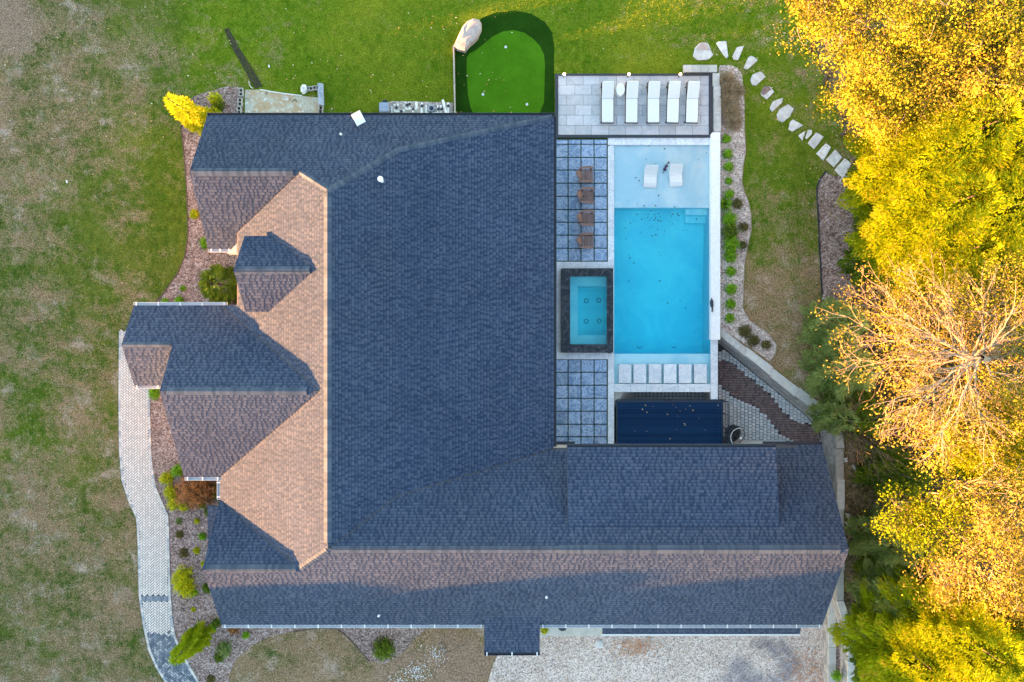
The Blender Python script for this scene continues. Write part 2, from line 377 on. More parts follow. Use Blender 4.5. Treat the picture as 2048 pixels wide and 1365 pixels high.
# ------------------------------------------------------------ ground sheets
def sheet(name, outer, holes=(), spacing=1.0, zf=None, up=0.0, m=None, kind='structure', inner=None, attrs=None, parent=None):
    """triangulated sheet in world xy, following the ground height"""
    outer = [tuple(p[:2]) for p in outer]; holes = [[tuple(p[:2]) for p in h] for h in holes]
    def dens(poly):
        r = []
        for i in range(len(poly)):
            a = Vector(poly[i]); c = Vector(poly[(i + 1) % len(poly)]); n = max(1, min(60, int((c - a).length / spacing)))
            for k in range(n): r.append(tuple(a.lerp(c, k / n)))
        return r
    loops = [dens(outer)] + [dens(h) for h in holes]
    verts = []; edges = []
    for lp in loops:
        b = len(verts); verts += lp; edges += [(b + i, b + (i + 1) % len(lp)) for i in range(len(lp))]
    x0, x1, y0, y1 = inner or (min(p[0] for p in outer), max(p[0] for p in outer), min(p[1] for p in outer), max(p[1] for p in outer))
    gx, gy = np.meshgrid(np.arange(x0 + spacing / 2, x1, spacing), np.arange(y0 + spacing / 2, y1, spacing))
    gx = gx.ravel() + RS.uniform(-.15, .15, gx.size) * spacing; gy = gy.ravel() + RS.uniform(-.15, .15, gy.size) * spacing
    ok = pip(gx, gy, outer)
    for h in holes: ok &= ~pip(gx, gy, h)
    verts += list(zip(gx[ok].tolist(), gy[ok].tolist()))
    r = delaunay_2d_cdt([Vector(v) for v in verts], edges, [], 0, 1e-5)
    V = np.array([tuple(v) for v in r[0]]); F = [tuple(f) for f in r[2]]
    cen = np.array([V[list(f)].mean(axis=0) for f in F])
    ok = pip(cen[:, 0], cen[:, 1], outer)
    for h in holes: ok &= ~pip(cen[:, 0], cen[:, 1], h)
    F = [f for f, k in zip(F, ok) if k]
    Z = (zf(V[:, 0], V[:, 1]) if zf else hz(V[:, 0], V[:, 1])) + up
    o = mk(name, np.column_stack([V, Z]).tolist(), F, m, parent, kind)
    # faces up
    if o.data.polygons and sum(p.normal.z for p in o.data.polygons[:50]) < 0: o.data.flip_normals()
    if attrs:
        for k, v in attrs(V[:, 0], V[:, 1]).items():
            a = o.data.attributes.new(k, 'FLOAT', 'POINT'); a.data.foreach_set('value', np.asarray(v, np.float32))
    return o
DRY = [(60,100,.95),(60,350,.92),(200,200,.75),(300,150,.62),(320,400,.5),(200,550,.55),(60,560,.7),(120,700,.9),(60,850,.6),(180,870,.85),
 (100,1000,.92),(200,1150,.95),(60,1250,.85),(250,1300,.75),(430,60,.12),(450,200,.1),(550,150,.2),(700,60,-.1),(850,60,-.05),(1000,10,.0),(1250,60,.05),
 (1450,40,.35),(1560,120,.2),(1600,250,.2),(1530,350,-.05),(1570,450,.6),(1520,560,.8),(1600,600,1.0),(1580,720,.8),(1620,500,.8),
 (500,1340,1.1),(600,1330,1.1),(740,1345,1.1),(850,1330,1.2),(920,1280,.9),(950,1350,1.4),(620,1280,.7),(230,650,.3),(370,500,.1),(340,60,.45)]
VIV = [(60,300,.12),(200,100,.1),(320,60,.3),(320,300,.55),(200,480,.4),(60,600,.2),(60,850,.45),(200,1000,.2),(100,1250,.1),(250,1250,.1),
 (420,60,.9),(600,100,1.),(900,60,1.1),(1200,60,1.05),(1500,100,.8),(1600,250,.7),(1530,350,.8),(1570,450,.6),(1600,650,.35),(600,1320,0),(900,1320,0.1)]
DIRT = [(600,1350,110,.42),(760,1350,110,.42),(900,1335,90,.7),(250,1080,30,.3),(265,1180,26,.35),(25,40,75,.62),(30,95,60,.5),(12,10,40,.5),(100,300,22,.55),(200,390,22,.6),(230,75,28,.45),(10,620,30,.4),(940,1350,50,.6),(775,1345,18,.5),(1560,560,30,.35),
 (1590,690,45,.35),(255,1130,22,.5),(262,1050,16,.5),(148,1218,9,.6),(20,1080,16,.5),(235,1150,18,.4),(255,1195,12,.6),(790,1320,20,.6),(20,405,35,.5),(235,655,14,.5)]
def fieldv(pts, X, Y, s=95):
    px = X * 40 + 1024; py = 682.5 - Y * 40
    num = np.zeros_like(px); den = np.full_like(px, 1e-9)
    for a, b, v in pts:
        w = np.exp(-np.sqrt(((px - a) ** 2 + (py - b) ** 2)) / s * 1.6) + 1e-7; num += w * v; den += w
    return num / den
def lawn_attrs(X, Y):
    px = X * 40 + 1024; py = 682.5 - Y * 40
    viv = fieldv(VIV, X, Y); viv = viv + .25 * sm((px - 362) / 16) * (py < 260) - .05
    d = np.zeros_like(px)
    for a, b, r, v in DIRT: d += v * np.exp(-((px - a) ** 2 + (py - b) ** 2) / (r * r))
    return {'dry': fieldv(DRY, X, Y) - .14 * (px < 400), 'vivid': np.clip(viv, 0, 1.2), 'dirt': d}

def driveshade(x, y):  # mask of tree-like shadow patches painted on the drive
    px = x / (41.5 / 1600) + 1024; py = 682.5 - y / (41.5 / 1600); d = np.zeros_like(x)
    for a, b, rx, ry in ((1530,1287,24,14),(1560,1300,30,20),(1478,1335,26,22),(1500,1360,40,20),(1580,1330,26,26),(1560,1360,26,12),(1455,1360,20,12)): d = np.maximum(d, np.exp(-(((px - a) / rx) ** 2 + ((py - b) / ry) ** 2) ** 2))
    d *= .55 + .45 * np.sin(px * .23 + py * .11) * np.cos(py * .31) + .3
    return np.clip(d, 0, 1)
SUNK = [(5.0, -2.4), (10.25, -2.4), (10.25, .45), (10.45, .42), (15.45, -3.65), (16.25, -4.6), (16.3, -13.3), (16.9, -15.2), (16.95, -90), (.5, -90), (.5, -13.1), (5.0, -13.1)]
POOLH = [(4.85, 10.1), (10.42, 10.1), (10.42, .46), (10.3, -2.4), (4.85, -2.4)]
hole = [(4.85, 3.55), (2.6, 3.55), (2.6, -.5), (4.85, -.5), (4.85, -2.4), (5.0, -13.1), (.5, -13.1), (.5, -60), (16.95, -60), (16.9, -15.2), (16.3, -13.3), (16.3, -4.6), (15.45, -3.65), (10.45, .42), (10.42, 10.1), (4.85, 10.1)]
_unused = [(4.85, 10.1), (10.42, 10.1), (10.45, .42), (15.45, -3.65), (16.3, -4.6), (16.3, -13.3), (16.9, -15.2), (16.95, -60), (.5, -60), (.5, -13.1), (4.85, -13.1)]
lawn = sheet('lawn', [(-400, -400), (400, -400), (400, 400), (-400, 400)], [hole], 0.8, None, 0, M['lawn'], inner=(-30, 30, -22, 22), attrs=lawn_attrs)
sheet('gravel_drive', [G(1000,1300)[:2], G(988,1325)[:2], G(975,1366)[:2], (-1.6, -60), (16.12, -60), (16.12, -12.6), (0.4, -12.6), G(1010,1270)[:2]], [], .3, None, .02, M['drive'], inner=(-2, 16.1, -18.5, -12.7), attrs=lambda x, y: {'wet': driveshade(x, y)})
sheet('sunken_patio', [(5, -2.3), (10.2, -2.3), (10.2, .3), (10.5, .3), (15.5, -3.75), (16.18, -4.6), (16.18, -13.2), (5, -13.2)], [], 1.5, lambda x, y: x * 0 - 1.52, 0, M['joint'])
sheet('forest_floor', [W2(*p) for p in [(1690,-200),(1640,-200),(1625,0),(1635,120),(1665,200),(1700,280),(1700,340),(1712,420),(1690,560),(1655,600),(1640,700),(1655,780),(1690,850),(1690,1200),(1712,1290),(1712,1900),(3200,1900),(3200,-200)]], [], 1.0, None, .02, M['forest'])

BED_TOP = [(487,176),(455,173),(420,183),(388,193),(374,205),(361,232),(362,255),(366,290),(370,330),(374,400),(376,470),(370,512),(355,547),(330,582),(305,612),(310,660),(490,660),(490,480),(450,470),(420,330),(487,250)]
sheet('mulch_bed', [W2(*p) for p in BED_TOP], [], .6, None, .015, M['mulch'])
WR = [(300,775),(302,850),(303,900),(307,940),(313,975),(328,1010),(337,1030),(339,1060),(340,1110),(342,1190),(345,1230),(351,1271),(366,1305),(382,1335),(402,1368)]
WL = [(239,662),(238,800),(239,900),(244,961),(258,1003),(273,1036),(275,1060),(276.5,1100),(278.6,1193),(288,1257),(298,1302),(313,1336),(333,1368)]
BED_LOW = [(p[0] - 1, p[1]) for p in WR] + [(420,1400),(462,1400),(458,1350),(474,1316),(506,1290),(545,1271),(588,1263),(630,1257),(672,1256),(704,1282),(722,1302),(738,1322),(772,1328),(809,1302),(830,1277),(858,1254),(858,1240),(470,1235),(470,775)]
sheet('mulch_bed', [G(*p)[:2] for p in BED_LOW], [], .6, None, .015, M['mulch'])
PB = [(1440,131),(1462,131),(1474,136),(1484,150),(1487,180),(1489,210),(1489,262),(1492,301),(1486,335),(1484,365),(1489,385),(1497,403),(1502,428),(1503,460),(1495,495),(1489,530),(1487,580),(1486,617),(1499,641),(1538,668),(1553,690),(1552,707),(1540,723),(1500,695),(1441,657),(1437,640),(1437,140)]
sheet('pebble_bed', [W2(*p) for p in PB], [], .6, None, .02, M['gravelbed'])
MB2 = [(1652,345),(1640,358),(1634,375),(1634,400),(1637,440),(1638,480),(1641,530),(1644,600),(1690,610),(1720,560),(1735,420),(1730,345),(1700,330),(1680,352),(1665,352)]
sheet('mulch_bed', [W2(*p) for p in MB2], [], .5, None, .028, M['mulch'])
sheet('putting_green_fringe', [W2(*p) for p in [(910,235),(911,96),(935,60),(965,36),(990,26),(1030,22),(1062,28),(1090,45),(1104,65),(1108,90),(1108,235)]], [], .6, None, .015, M['fringe'])
GP = [(930,240),(936,225)]
sheet('putting_green', [W2(*p) for p in [(948,232),(941,215),(936,190),(934,160),(933,130),(934,115),(940,107),(955,99),(968,88),(985,74),(1005,64),(1027,61),(1048,66),(1066,78),(1080,93),(1088,110),(1090,130),(1089,170),(1088,205),(1079,226),(1075,236),(950,236)]], [], .5, None, .022, M['green'])
sheet('bare_soil_pit', [W2(*p) for p in [(490,180),(520,180),(600,192),(638,196),(640,236),(490,236)]], [], .4, None, .012, M['dirtpit'])
sheet('gravel_strip', [W2(*p) for p in [(760,206),(790,203),(850,204),(906,206),(907,240),(760,240)]], [], .4, None, .014, M['gravelbed'])
mk('concrete_pad', *(lambda b: (b.v, b.f))(MB().prism([W2(784,218), W2(905,218), W2(905,245), W2(784,245)], -.05, .06)), M['concrete'], kind='structure')
# dug drainage trench in the upper lawn
tb = MB(); ctr = [(452,58),(462,80),(472,100),(486,122),(498,143),(510,163),(517,176)]; wd_ = [1.5,3,3.5,4,4.5,5,4]
vs = []; fs = []
for (x, y), w in zip(ctr, wd_):
    for dx, z in ((-w - 2, .015), (-w, .05), (-w * .3, .018), (w, .022), (w + 2, .05), (w + 4, .015)):
        v = W(x + dx, y - dx * .3); vs.append((v.x, v.y, z))
for i in range(len(ctr) - 1):
    for k in range(5): fs.append((i * 6 + k, i * 6 + k + 1, i * 6 + k + 7, i * 6 + k + 6))
M['trench'] = simple('dark_wet_soil', (.028, .030, .016), (.055, .05, .025), 9, .95, .6)  # the trench's shadow is put into its soil colour
o = mk('drainage_trench', vs, fs, M['trench'], kind='structure')

# ------------------------------------------------------------ HOUSE
house = empty('house', (-4, -2, -1.5), 0, 'large house under one sprawling dark shingle roof with three front gables', 'house')
house_inv = Matrix.Translation((4, 2, 1.5))
def hp(o):
    o.parent = house; o.matrix_parent_inverse = house_inv; return o
zW = lambda x, y: 5.9 + .49 * (x + 7.86)
zEu = lambda x, y: 5.9 - .498 * (x + 7.86)
zEl = lambda x, y: 4.5 - .1796 * (x + 5.05)
zN = lambda x, y: 3.25 + .675 * (10.35 - y)
zNs = lambda x, y: 5.27 - .672 * (7.355 - y)
zS = lambda x, y: 5.9 - .668 * (-8.898 - y)
zB = lambda x, y: 5.23 - .785 * (y + 9.9)
zN2 = lambda x, y: 5.72 - .655 * (y + 2.153)
zS2 = lambda x, y: 5.72 - .62 * (-2.153 - y)
zP = lambda x, y: 4.42 - .645 * (-.166 - y)
zWn = lambda x, y: 5.9 - .681 * (y + 8.898)
zSh = lambda x, y: 5.35 - .155 * (y + 8.055)
zDn = lambda x, y: 5.6 - .648 * (y - 3.06)
zDs = lambda x, y: 5.6 - .648 * (3.06 - y)
zEn = lambda x, y: 3.43 - .265 * (-12.6 - y)
zPe = lambda x, y: 2.75 - .40 * (-12.7 - y)
zAw = lambda x, y: 2.7 + .27 * (x + 13.2)
rr = random.Random(5)
def slope(poly, zf, down, roof_name='roof_slope', expo=.142, th=.12):
    n = len(poly)
    A = sum(poly[i][0] * poly[(i + 1) % n][1] - poly[(i + 1) % n][0] * poly[i][1] for i in range(n))
    if A < 0: poly = poly[::-1]
    b = MB().prism(poly, lambda x, y: zf(x, y) - th, zf)
    base = hp(b.build(roof_name, M['deckroof']))
    d = Vector(down).normalized(); u = Vector((-d.y, d.x))
    s = (zf(0, 0) - zf(d.x, d.y))                       # fall per metre of plan
    c = 1 / math.sqrt(1 + s * s); e = expo * c
    nrm = Vector((d.x * s, d.y * s, 1)) * c
    P = [(p[0] * u.x + p[1] * u.y, -(p[0] * d.x + p[1] * d.y)) for p in poly]
    v0 = min(p[1] for p in P); v1 = max(p[1] for p in P)
    def cross(v):
        xs = []
        for i in range(n):
            a, bb = P[i], P[(i + 1) % n]
            if (a[1] > v) != (bb[1] > v): xs.append(a[0] + (v - a[1]) / (bb[1] - a[1]) * (bb[0] - a[0]))
        xs.sort(); return [(xs[i], xs[i + 1]) for i in range(0, len(xs) - 1, 2)]
    V = []; T = []
    def pt(uu, vv, h):
        x = u.x * uu - d.x * vv; y = u.y * uu - d.y * vv
        return (x + nrm.x * h, y + nrm.y * h, zf(x, y) + nrm.z * h)
    v = v0; row = 0
    while v < v1 - .02:
        for (a0, a1) in cross(min(v + .12 * e, v1 - 1e-3)):
            for (b0, b1) in cross(min(v + .88 * e, v1 - 1e-3)):
                lo, hi = max(a0, b0), min(a1, b1)
                if hi - lo < .03: continue
                uu = lo; raised = rr.random() < .5; patch = rr.random()
                while uu < hi - .01:
                    L = rr.choice((.09, .12, .15, .18)) if raised else rr.choice((.06, .09, .12))
                    ue = min(hi, uu + L)
                    h = .016 if raised else .006
                    t = .50 + .26 * rr.random() if raised else .22 + .22 * rr.random()
                    p = [pt(uu, v, h), pt(ue, v, h), pt(ue, v + e, .003), pt(uu, v + e, .003), pt(uu, v, 0), pt(ue, v, 0), pt(ue, v + e, 0), pt(uu, v + e, 0)]
                    pm0 = pt(uu, v + .62 * e, h * .45); pm1 = pt(ue, v + .62 * e, h * .45)
                    V += [p[0], pm0, pm1, p[1]]; T.append(t)
                    V += [pm0, p[3], p[2], pm1]; T.append(t * .62)
                    V += [p[0], p[1], p[5], p[4]]; T.append(0.0)
                    V += [p[0], p[4], p[7], p[3]]; T.append(0.05)
                    V += [p[1], p[2], p[6], p[5]]; T.append(0.05)
                    uu = ue; raised = not raised if rr.random() < .85 else raised
        v += e; row += 1
    V = np.array(V)
    # top faces must point up
    o = mkq('shingle_courses', V, 4, M['shingle'], base, 'stuff', T)
    return base
W_poly = [(-12.5, 4.94), (-12.5, 1.645), (-13.35, 1.645), (-8.22, -2.153), (-13.45, -6.276), (-13.45, -7.3), (-9.23, -9.9), (-7.86, -8.898), (-7.86, 6.42), (-9.21, 7.34)]
slope(W_poly, zW, (-1, 0))
slope([(-7.86, 6.42), (-5.05, 8.5), (-5.05, -6.84), (-7.86, -8.898)], zEu, (1, 0))
slope([(-5.05, 8.5), (1.91, 10.35), (1.91, -4.93), (-5.05, -6.84)], zEl, (1, 0))
slope([(-14, 10.35), (1.91, 10.35), (-5.05, 8.5), (-7.86, 6.42), (-9.21, 7.355), (-14, 7.355)], zN, (0, 1))
slope([(-14, 4.225), (-12.5, 4.225), (-12.5, 4.94), (-9.21, 7.355), (-14, 7.355)], zNs, (0, -1))
slope([(-13.45, -9.9), (-9.23, -9.9), (-13.45, -7.27)], zB, (0, 1))
slope([(-13.45, -9.9), (-9.23, -9.9), (-7.86, -8.898), (14.36, -8.898), (14.32, -13.09), (-13.4, -13.09)], zS, (0, -1))
slope([(-17.37, 1.645), (-17.37, -.166), (-15.1, -.166), (-15.1, -2.153), (-8.22, -2.153), (-13.35, 1.645)], zN2, (0, 1))
slope([(-15.1, -2.153), (-8.22, -2.153), (-13.45, -6.276), (-15.1, -6.276)], zS2, (0, -1))
slope([(-17.37, -.166), (-15.14, -.166), (-15.14, -2.06), (-17.37, -2.06)], zP, (0, -1))
slope([(-7.86, -8.898), (-5.05, -6.84), (1.91, -4.93), (14.3, -4.786), (14.36, -8.898)], zWn, (0, 1))
slope([(-11.97, 3.06), (-8.45, 3.06), (-10.6, 4.65), (-11.85, 4.65)], zDn, (0, 1))
slope([(-11.97, 3.06), (-8.45, 3.06), (-10.7, 1.30), (-11.85, 1.30)], zDs, (0, -1))
slope([(2.43, -8.02), (11.6, -8.02), (11.6, -4.67), (2.43, -4.67)], zSh, (0, 1), th=.16)
slope([(-1.28, -12.5), (1.28, -12.5), (1.28, -14.41), (-1.28, -14.41)], zEn, (0, -1), th=.14)
slope([(4.26, -12.75), (13.65, -12.75), (13.55, -13.8), (4.26, -13.8)], zPe, (0, -1), 'pent_roof')
slope([(-13.2, -7.73), (-13.2, -10.9), (-14.3, -10.9), (-14.3, -7.73)], zAw, (-1, 0), 'window_awning_roof')

def ridgecap(a, b, fl, fr, w=.17, lift=.035, name='ridge_cap'):
    a = Vector(a[:2]); b = Vector(b[:2]); L = (b - a).length; d = (b - a) / L; p = Vector((-d.y, d.x))
    V = []; T = []; n = max(2, int(L / .15)); st = L / n
    for i in range(n):
        t = rr.random(); q = []
        for s_, lf in ((i * st, lift + .012), (i * st + st, lift)):
            c = a + d * s_; zc = max(fl(c.x, c.y), fr(c.x, c.y)) + lf + .01
            l = c + p * w; r = c - p * w
            q.append(((l.x, l.y, fl(l.x, l.y) + lf), (c.x, c.y, zc), (r.x, r.y, fr(r.x, r.y) + lf)))
        (l0, c0, r0), (l1, c1, r1) = q
        V += [l0, c0, c1, l1][::-1] + [c0, r0, r1, c1][::-1]; T += [t, t]
        V += [l0, c0, (c0[0], c0[1], c0[2] - .045), (l0[0], l0[1], l0[2] - .045)] + [c0, r0, (r0[0], r0[1], r0[2] - .045), (c0[0], c0[1], c0[2] - .045)]; T += [0, 0]
        dn = .04
        V += [l0, l1, (l1[0], l1[1], l1[2] - dn), (l0[0], l0[1], l0[2] - dn)] + [r0, r1, (r1[0], r1[1], r1[2] - dn), (r0[0], r0[1], r0[2] - dn)]; T += [0, 0]
    return hp(mkq(name, np.array(V), 4, M['cap'], None, 'stuff', T))
ridgecap((-7.86, -8.6), (-7.86, 6.3), zW, zEu, .17, .05)
ridgecap((-7.7, -8.898), (2.0, -8.898), zWn, zS, .15, .02)
ridgecap((2.0, -8.898), (14.0, -8.898), zWn, zS, .19, .05)
ridgecap((-7.86, 6.4), (-5.05, 8.48), zN, zEu, .13, .02); ridgecap((-5.05, 8.48), (1.85, 10.3), zN, zEl, .13, .02)
ridgecap((-9.21, 7.34), (-7.86, 6.45), zN, zW, .12, .02); ridgecap((-7.9, -8.92), (-9.23, -9.9), zS, zW, .12, .02)
ridgecap((-13.8, 7.355), (-9.5, 7.355), zN, zNs, .17, .045); ridgecap((-13.3, -9.9), (-9.4, -9.9), zB, zS, .17, .045)
ridgecap((-14.8, -2.153), (-8.8, -2.153), zN2, zS2, .17, .045); ridgecap((-17.3, -.166), (-15.2, -.166), zN2, zP, .12, .02)
ridgecap((-11.8, 3.06), (-8.7, 3.06), zDn, zDs, .16, .045)

# walls under the roofs
def wallbox(x0, x1, y0, y1, z0=-1.6, z1=3.0, name='wall', m='wallsiding'):
    return hp(MB().prism([(x0, y0), (x1, y0), (x1, y1), (x0, y1)], z0, z1).build(name, M[m]))
wallbox(-12.0, 1.45, -8.4, 9.9, z1=3.02); wallbox(-13.55, -12.0, 4.6, 9.9); wallbox(-14.7, -12.0, -5.85, 1.2)
wallbox(-13.0, 14.0, -12.65, -8.4, z1=2.95); wallbox(1.45, 14.0, -8.4, -5.15, z1=2.95)
def prismx(prof, x0, x1, name='gable_wall'):
    n = len(prof); vs = [(x0, y, z) for y, z in prof] + [(x1, y, z) for y, z in prof]
    fs = [tuple(range(n)), tuple(range(n, 2 * n))[::-1]] + [(i, (i + 1) % n, n + (i + 1) % n, n + i) for i in range(n)]
    hp(mk(name, vs, fs, M['wallsiding']))
prismx([(4.6, 3.0), (9.9, 3.0), (9.9, 3.4), (7.35, 5.1), (4.6, 3.28)], -13.5, -10.5)
prismx([(-5.85, 3.0), (1.2, 3.0), (1.2, 3.36), (-2.15, 5.56), (-5.85, 3.28)], -14.65, -10)
prismx([(-12.6, 3.0), (-7.4, 2.9), (-7.4, 3.1), (-9.9, 5.05), (-12.6, 3.28)], -12.95, -10)
prismx([(-12.6, 3.0), (-5.2, 3.0), (-5.2, 3.2), (-8.9, 5.72), (-12.6, 3.26)], 13.6, 13.95)
prismx([(1.55, 0), (4.4, 0), (4.4, 4.55), (3.06, 5.42), (1.55, 4.4)], -11.75, -10.6)
for x in (2.6, 11.42):      # cheeks of the shed dormer
    vs = [(x - .05, -7.9, 4.9), (x - .05, -4.9, 3.0), (x - .05, -4.9, 4.68), (x - .05, -7.9, 5.16)]; vs += [(a + .1, b, c) for a, b, c in vs]
    hp(mk('dormer_cheek', vs, [(0, 1, 2, 3), (7, 6, 5, 4), (0, 4, 5, 1), (1, 5, 6, 2), (2, 6, 7, 3), (3, 7, 4, 0)], M['wallsiding']))
hp(MB().box((7.0, -4.95, 3.84), (8.9, .1, 1.64)).build('dormer_wall', M['wallsiding']))
def window(x, y, z, w, h, ax, name='window'):
    b = MB(); R = ax in '+x-x' and ax[1] == 'x'
    dx = {'+x': 1, '-x': -1}.get(ax, 0); dy = {'+y': 1, '-y': -1}.get(ax, 0)
    if dx: f = MB().box((x + dx * .02, y, z), (.06, w, h)); g = MB().box((x + dx * .06, y, z), (.02, w - .16, h - .16)); mu = MB().box((x + dx * .075, y, z), (.02, .04, h - .16))
    else: f = MB().box((x, y + dy * .02, z), (w, .06, h)); g = MB().box((x, y + dy * .06, z), (w - .16, .02, h - .16)); mu = MB().box((x, y + dy * .075, z), (.04, .02, h - .16))
    fo = hp(f.build(name, M['white'])); 
    go = g.build('pane', M['glass'], fo); mu.build('muntin', M['white'], fo)
for y in (8.5, 5.5, 2.5, -.5, -3.4): window(1.45, y, 1.3, 1.7, 2.1, '+x', 'glazed_door')
for y in (6.2, 8.3): window(-13.55, y, 1.5, 1.1, 1.5, '-x')
for y in (-4.6, -2.9): window(-14.7, y, 1.5, 1.1, 1.5, '-x')
window(-13.0, -9.4, 1.5, 2.2, 1.5, '-x'); window(-11.75, 3.0, 1.6, 1.2, 1.6, '-x')
for x in (-10, -6, -2.6): window(x, -12.65, 1.4, 1.2, 1.5, '-y')
for x in (-11, -7, -3): window(x, 9.9, 1.5, 1.2, 1.4, '+y')
for x in (4, 7, 10): window(x, -4.9, 3.75, 1.1, .8, '+y')
for x in (6.0, 9.0, 12.0): window(x, -12.65, -.3, 2.4, 2.2, '-y', 'garage_door')
for x, y in ((-17.05, 1.3), (-17.05, -1.7), (-15.4, -1.7)):
    hp(MB().tube([(x, y, 0), (x, y, 3.1)], .12, 12).build('porch_post', M['white']))
for x in (-1.1, 1.1): hp(MB().box((x, -14.2, .6), (.14, .14, 4.3)).build('porch_post', M['white']))
hp(MB().box((-.0, -14.43, 2.86), (2.6, .04, .2)).build('fascia', M['darktrim']))
hp(MB().box((8.9, -13.85, 2.22), (9.4, .05, .16)).build('fascia', M['white']))
# gutters with hangers
def gutter(x0, y0, x1, y1, z, out, m='whitemetal', brackets=True, ends=True, gap=1.05):
    a = Vector((x0, y0)); b = Vector((x1, y1)); L = (b - a).length; d = (b - a) / L; o_ = Vector(out)
    ang = math.atan2(d.y, d.x); c = (a + b) / 2
    g = MB()
    g.box((*(c + o_ * .065), z - .09), (L, .12, .012), ang); g.box((*(c + o_ * .003), z - .04), (L, .012, .10), ang)
    g.box((*(c + o_ * .128), z - .035), (L, .022, .12), ang)
    for e in (a, b): g.box((*(e + o_ * .065), z - .04), (.02, .13, .11), ang)
    go = hp(g.build('gutter', M[m]))
    if brackets:
        n = int(L / gap)
        for i in range(n + 1):
            p = a + d * (.12 + (L - .24) * i / max(1, n))
            MB().box((*(p + o_ * .062), z + .024), (.05, .16, .018), ang).build('gutter_hanger', M['cushion'], go)
gutter(-13.35, -13.09, -1.3, -13.09, 3.1, (0, -1)); gutter(1.3, -13.09, 14.3, -13.09, 3.1, (0, -1))
gutter(-17.37, 1.645, -13.1, 1.645, 3.24, (0, 1)); gutter(-17.37, -2.06, -15.2, -2.06, 3.2, (0, -1))
gutter(-15.05, -6.276, -13.42, -6.276, 3.17, (0, -1), gap=.8); gutter(-13.45, -6.4, -13.45, -7.3, 3.14, (-1, 0), gap=.5)
gutter(-13.95, 4.225, -12.9, 4.225, 3.18, (0, -1), gap=.5)
gutter(-1.28, -14.41, 1.28, -14.41, 2.97, (0, -1), 'darktrim')
gutter(-14, 10.35, 1.95, 10.35, 3.22, (0, 1), 'darktrim', False); gutter(1.91, 10.3, 1.91, -4.85, 3.22, (1, 0), 'darktrim', False)
gutter(11.6, -4.786, 14.3, -4.786, 3.08, (0, 1), 'darktrim', False); gutter(2.0, -4.78, 2.9, -4.78, 3.08, (0, 1), 'darktrim', False)
gutter(2.43, -4.67, 11.6, -4.67, 4.79, (0, 1), 'darktrim', False)
hp(MB().tube([(-12.85, 4.1, 3.15), (-12.45, 4.1, 2.9), (-12.2, 4.25, 2.8), (-12.2, 4.25, 0)], .06, 8).build('downspout', M['white']))
hp(MB().tube([(2.95, -4.75, 3.0), (2.95, -4.95, 2.8), (2.95, -5.05, -1.4)], .05, 8).build('downspout', M['white']))
hp(MB().prism([(-13.0, 4.0), (-12.4, 4.0), (-12.15, 4.45), (-12.4, 4.6)], 3.05, 3.5).build('gutter_diverter', M['concrete']))
# things through the roof
for px, py, f in ((681, 268, zN), (1093, 1196, zS), (757, 1233, zS)):
    z = 4.0
    for _ in range(5): v = W(px, py, z); z = f(v.x, v.y) + .2
    v = W(px, py, z)
    p = hp(MB().tube([(v.x, v.y, z - .35), (v.x, v.y, z)], .05, 12).build('vent_pipe', M['white']))
    MB().lathe((v.x, v.y, z - .3), [(.13, -.02), (.13, .03), (.06, .08)], 12).build('pipe_boot', M['darktrim'], p)
v = W(760, 357.5, 5.6)
p = hp(MB().tube([(v.x, v.y, 5.0), (v.x, v.y, 5.5)], .07, 12).build('roof_vent', M['white']))
MB().lathe((v.x, v.y, 5.5), [(.10, -.03), (.125, 0), (.12, .04), (.07, .07), (.01, .085)], 20).build('vent_cap', M['white'], p)

# satellite panel on the north eave
v = W(717, 237, 4.0)
sp = empty('satellite_panel', (v.x, v.y, 3.5), 0, 'white rectangular satellite panel tilted on the north edge of the roof', 'satellite dish')
R = Matrix.Rotation(math.radians(28), 3, 'Z') @ Matrix.Rotation(math.radians(8), 3, 'X')
MB().box((0, 0, .5), (.44, .56, .05), M=R).build('panel', M['cushion'], sp, bevel=.01)
MB().tube([(0, 0, -.1), (0, 0, .47)], .03, 8).build('mast', M['blackmetal'], sp)
MB().box((0, 0, -.12), (.3, .3, .03)).build('base_plate', M['blackmetal'], sp)
# ------------------------------------------------------------ pool deck slab and courtyard
def X_(px, z=0): return (px - 1024) * (HC - z) / FP
def Y_(py, z=0): return (682.5 - py) * (HC - z) / FP
deck = mk('pool_deck_slab', *(lambda b: (b.v, b.f))(MB()
    .prism([(2.05, Y_(537)), (4.8, Y_(537)), (4.8, Y_(524)), (2.05, Y_(524))], -.2, .028)
    .prism([(2.05, Y_(719)), (4.8, Y_(719)), (4.8, Y_(706)), (2.05, Y_(706))], -.2, .028)
    .prism([(2.05, Y_(706)), (2.5, Y_(706)), (2.5, Y_(537)), (2.05, Y_(537))], -.2, .026)), M['coping'], kind='structure')
def block(name, px0, py0, px1, py1, z0, z1, m, parent, gap=.006, jit=0.0):
    x0, x1 = X_(px0, z1) + gap, X_(px1, z1) - gap; y1, y0 = Y_(py0, z1) - gap, Y_(py1, z1) + gap
    b = MB(); cz = z1 + rr.uniform(-jit, jit); e = .008
    vs = [(x0, y0, z0), (x1, y0, z0), (x1, y1, z0), (x0, y1, z0), (x0, y0, cz - e), (x1, y0, cz - e), (x1, y1, cz - e), (x0, y1, cz - e),
          (x0 + e, y0 + e, cz), (x1 - e, y0 + e, cz), (x1 - e, y1 - e, cz), (x0 + e, y1 - e, cz)]
    fs = [(0, 1, 5, 4), (1, 2, 6, 5), (2, 3, 7, 6), (3, 0, 4, 7), (4, 5, 9, 8), (5, 6, 10, 9), (6, 7, 11, 10), (7, 4, 8, 11), (8, 9, 10, 11)]
    b.add(vs, fs, rr.random()); return b.build(name, m, parent)
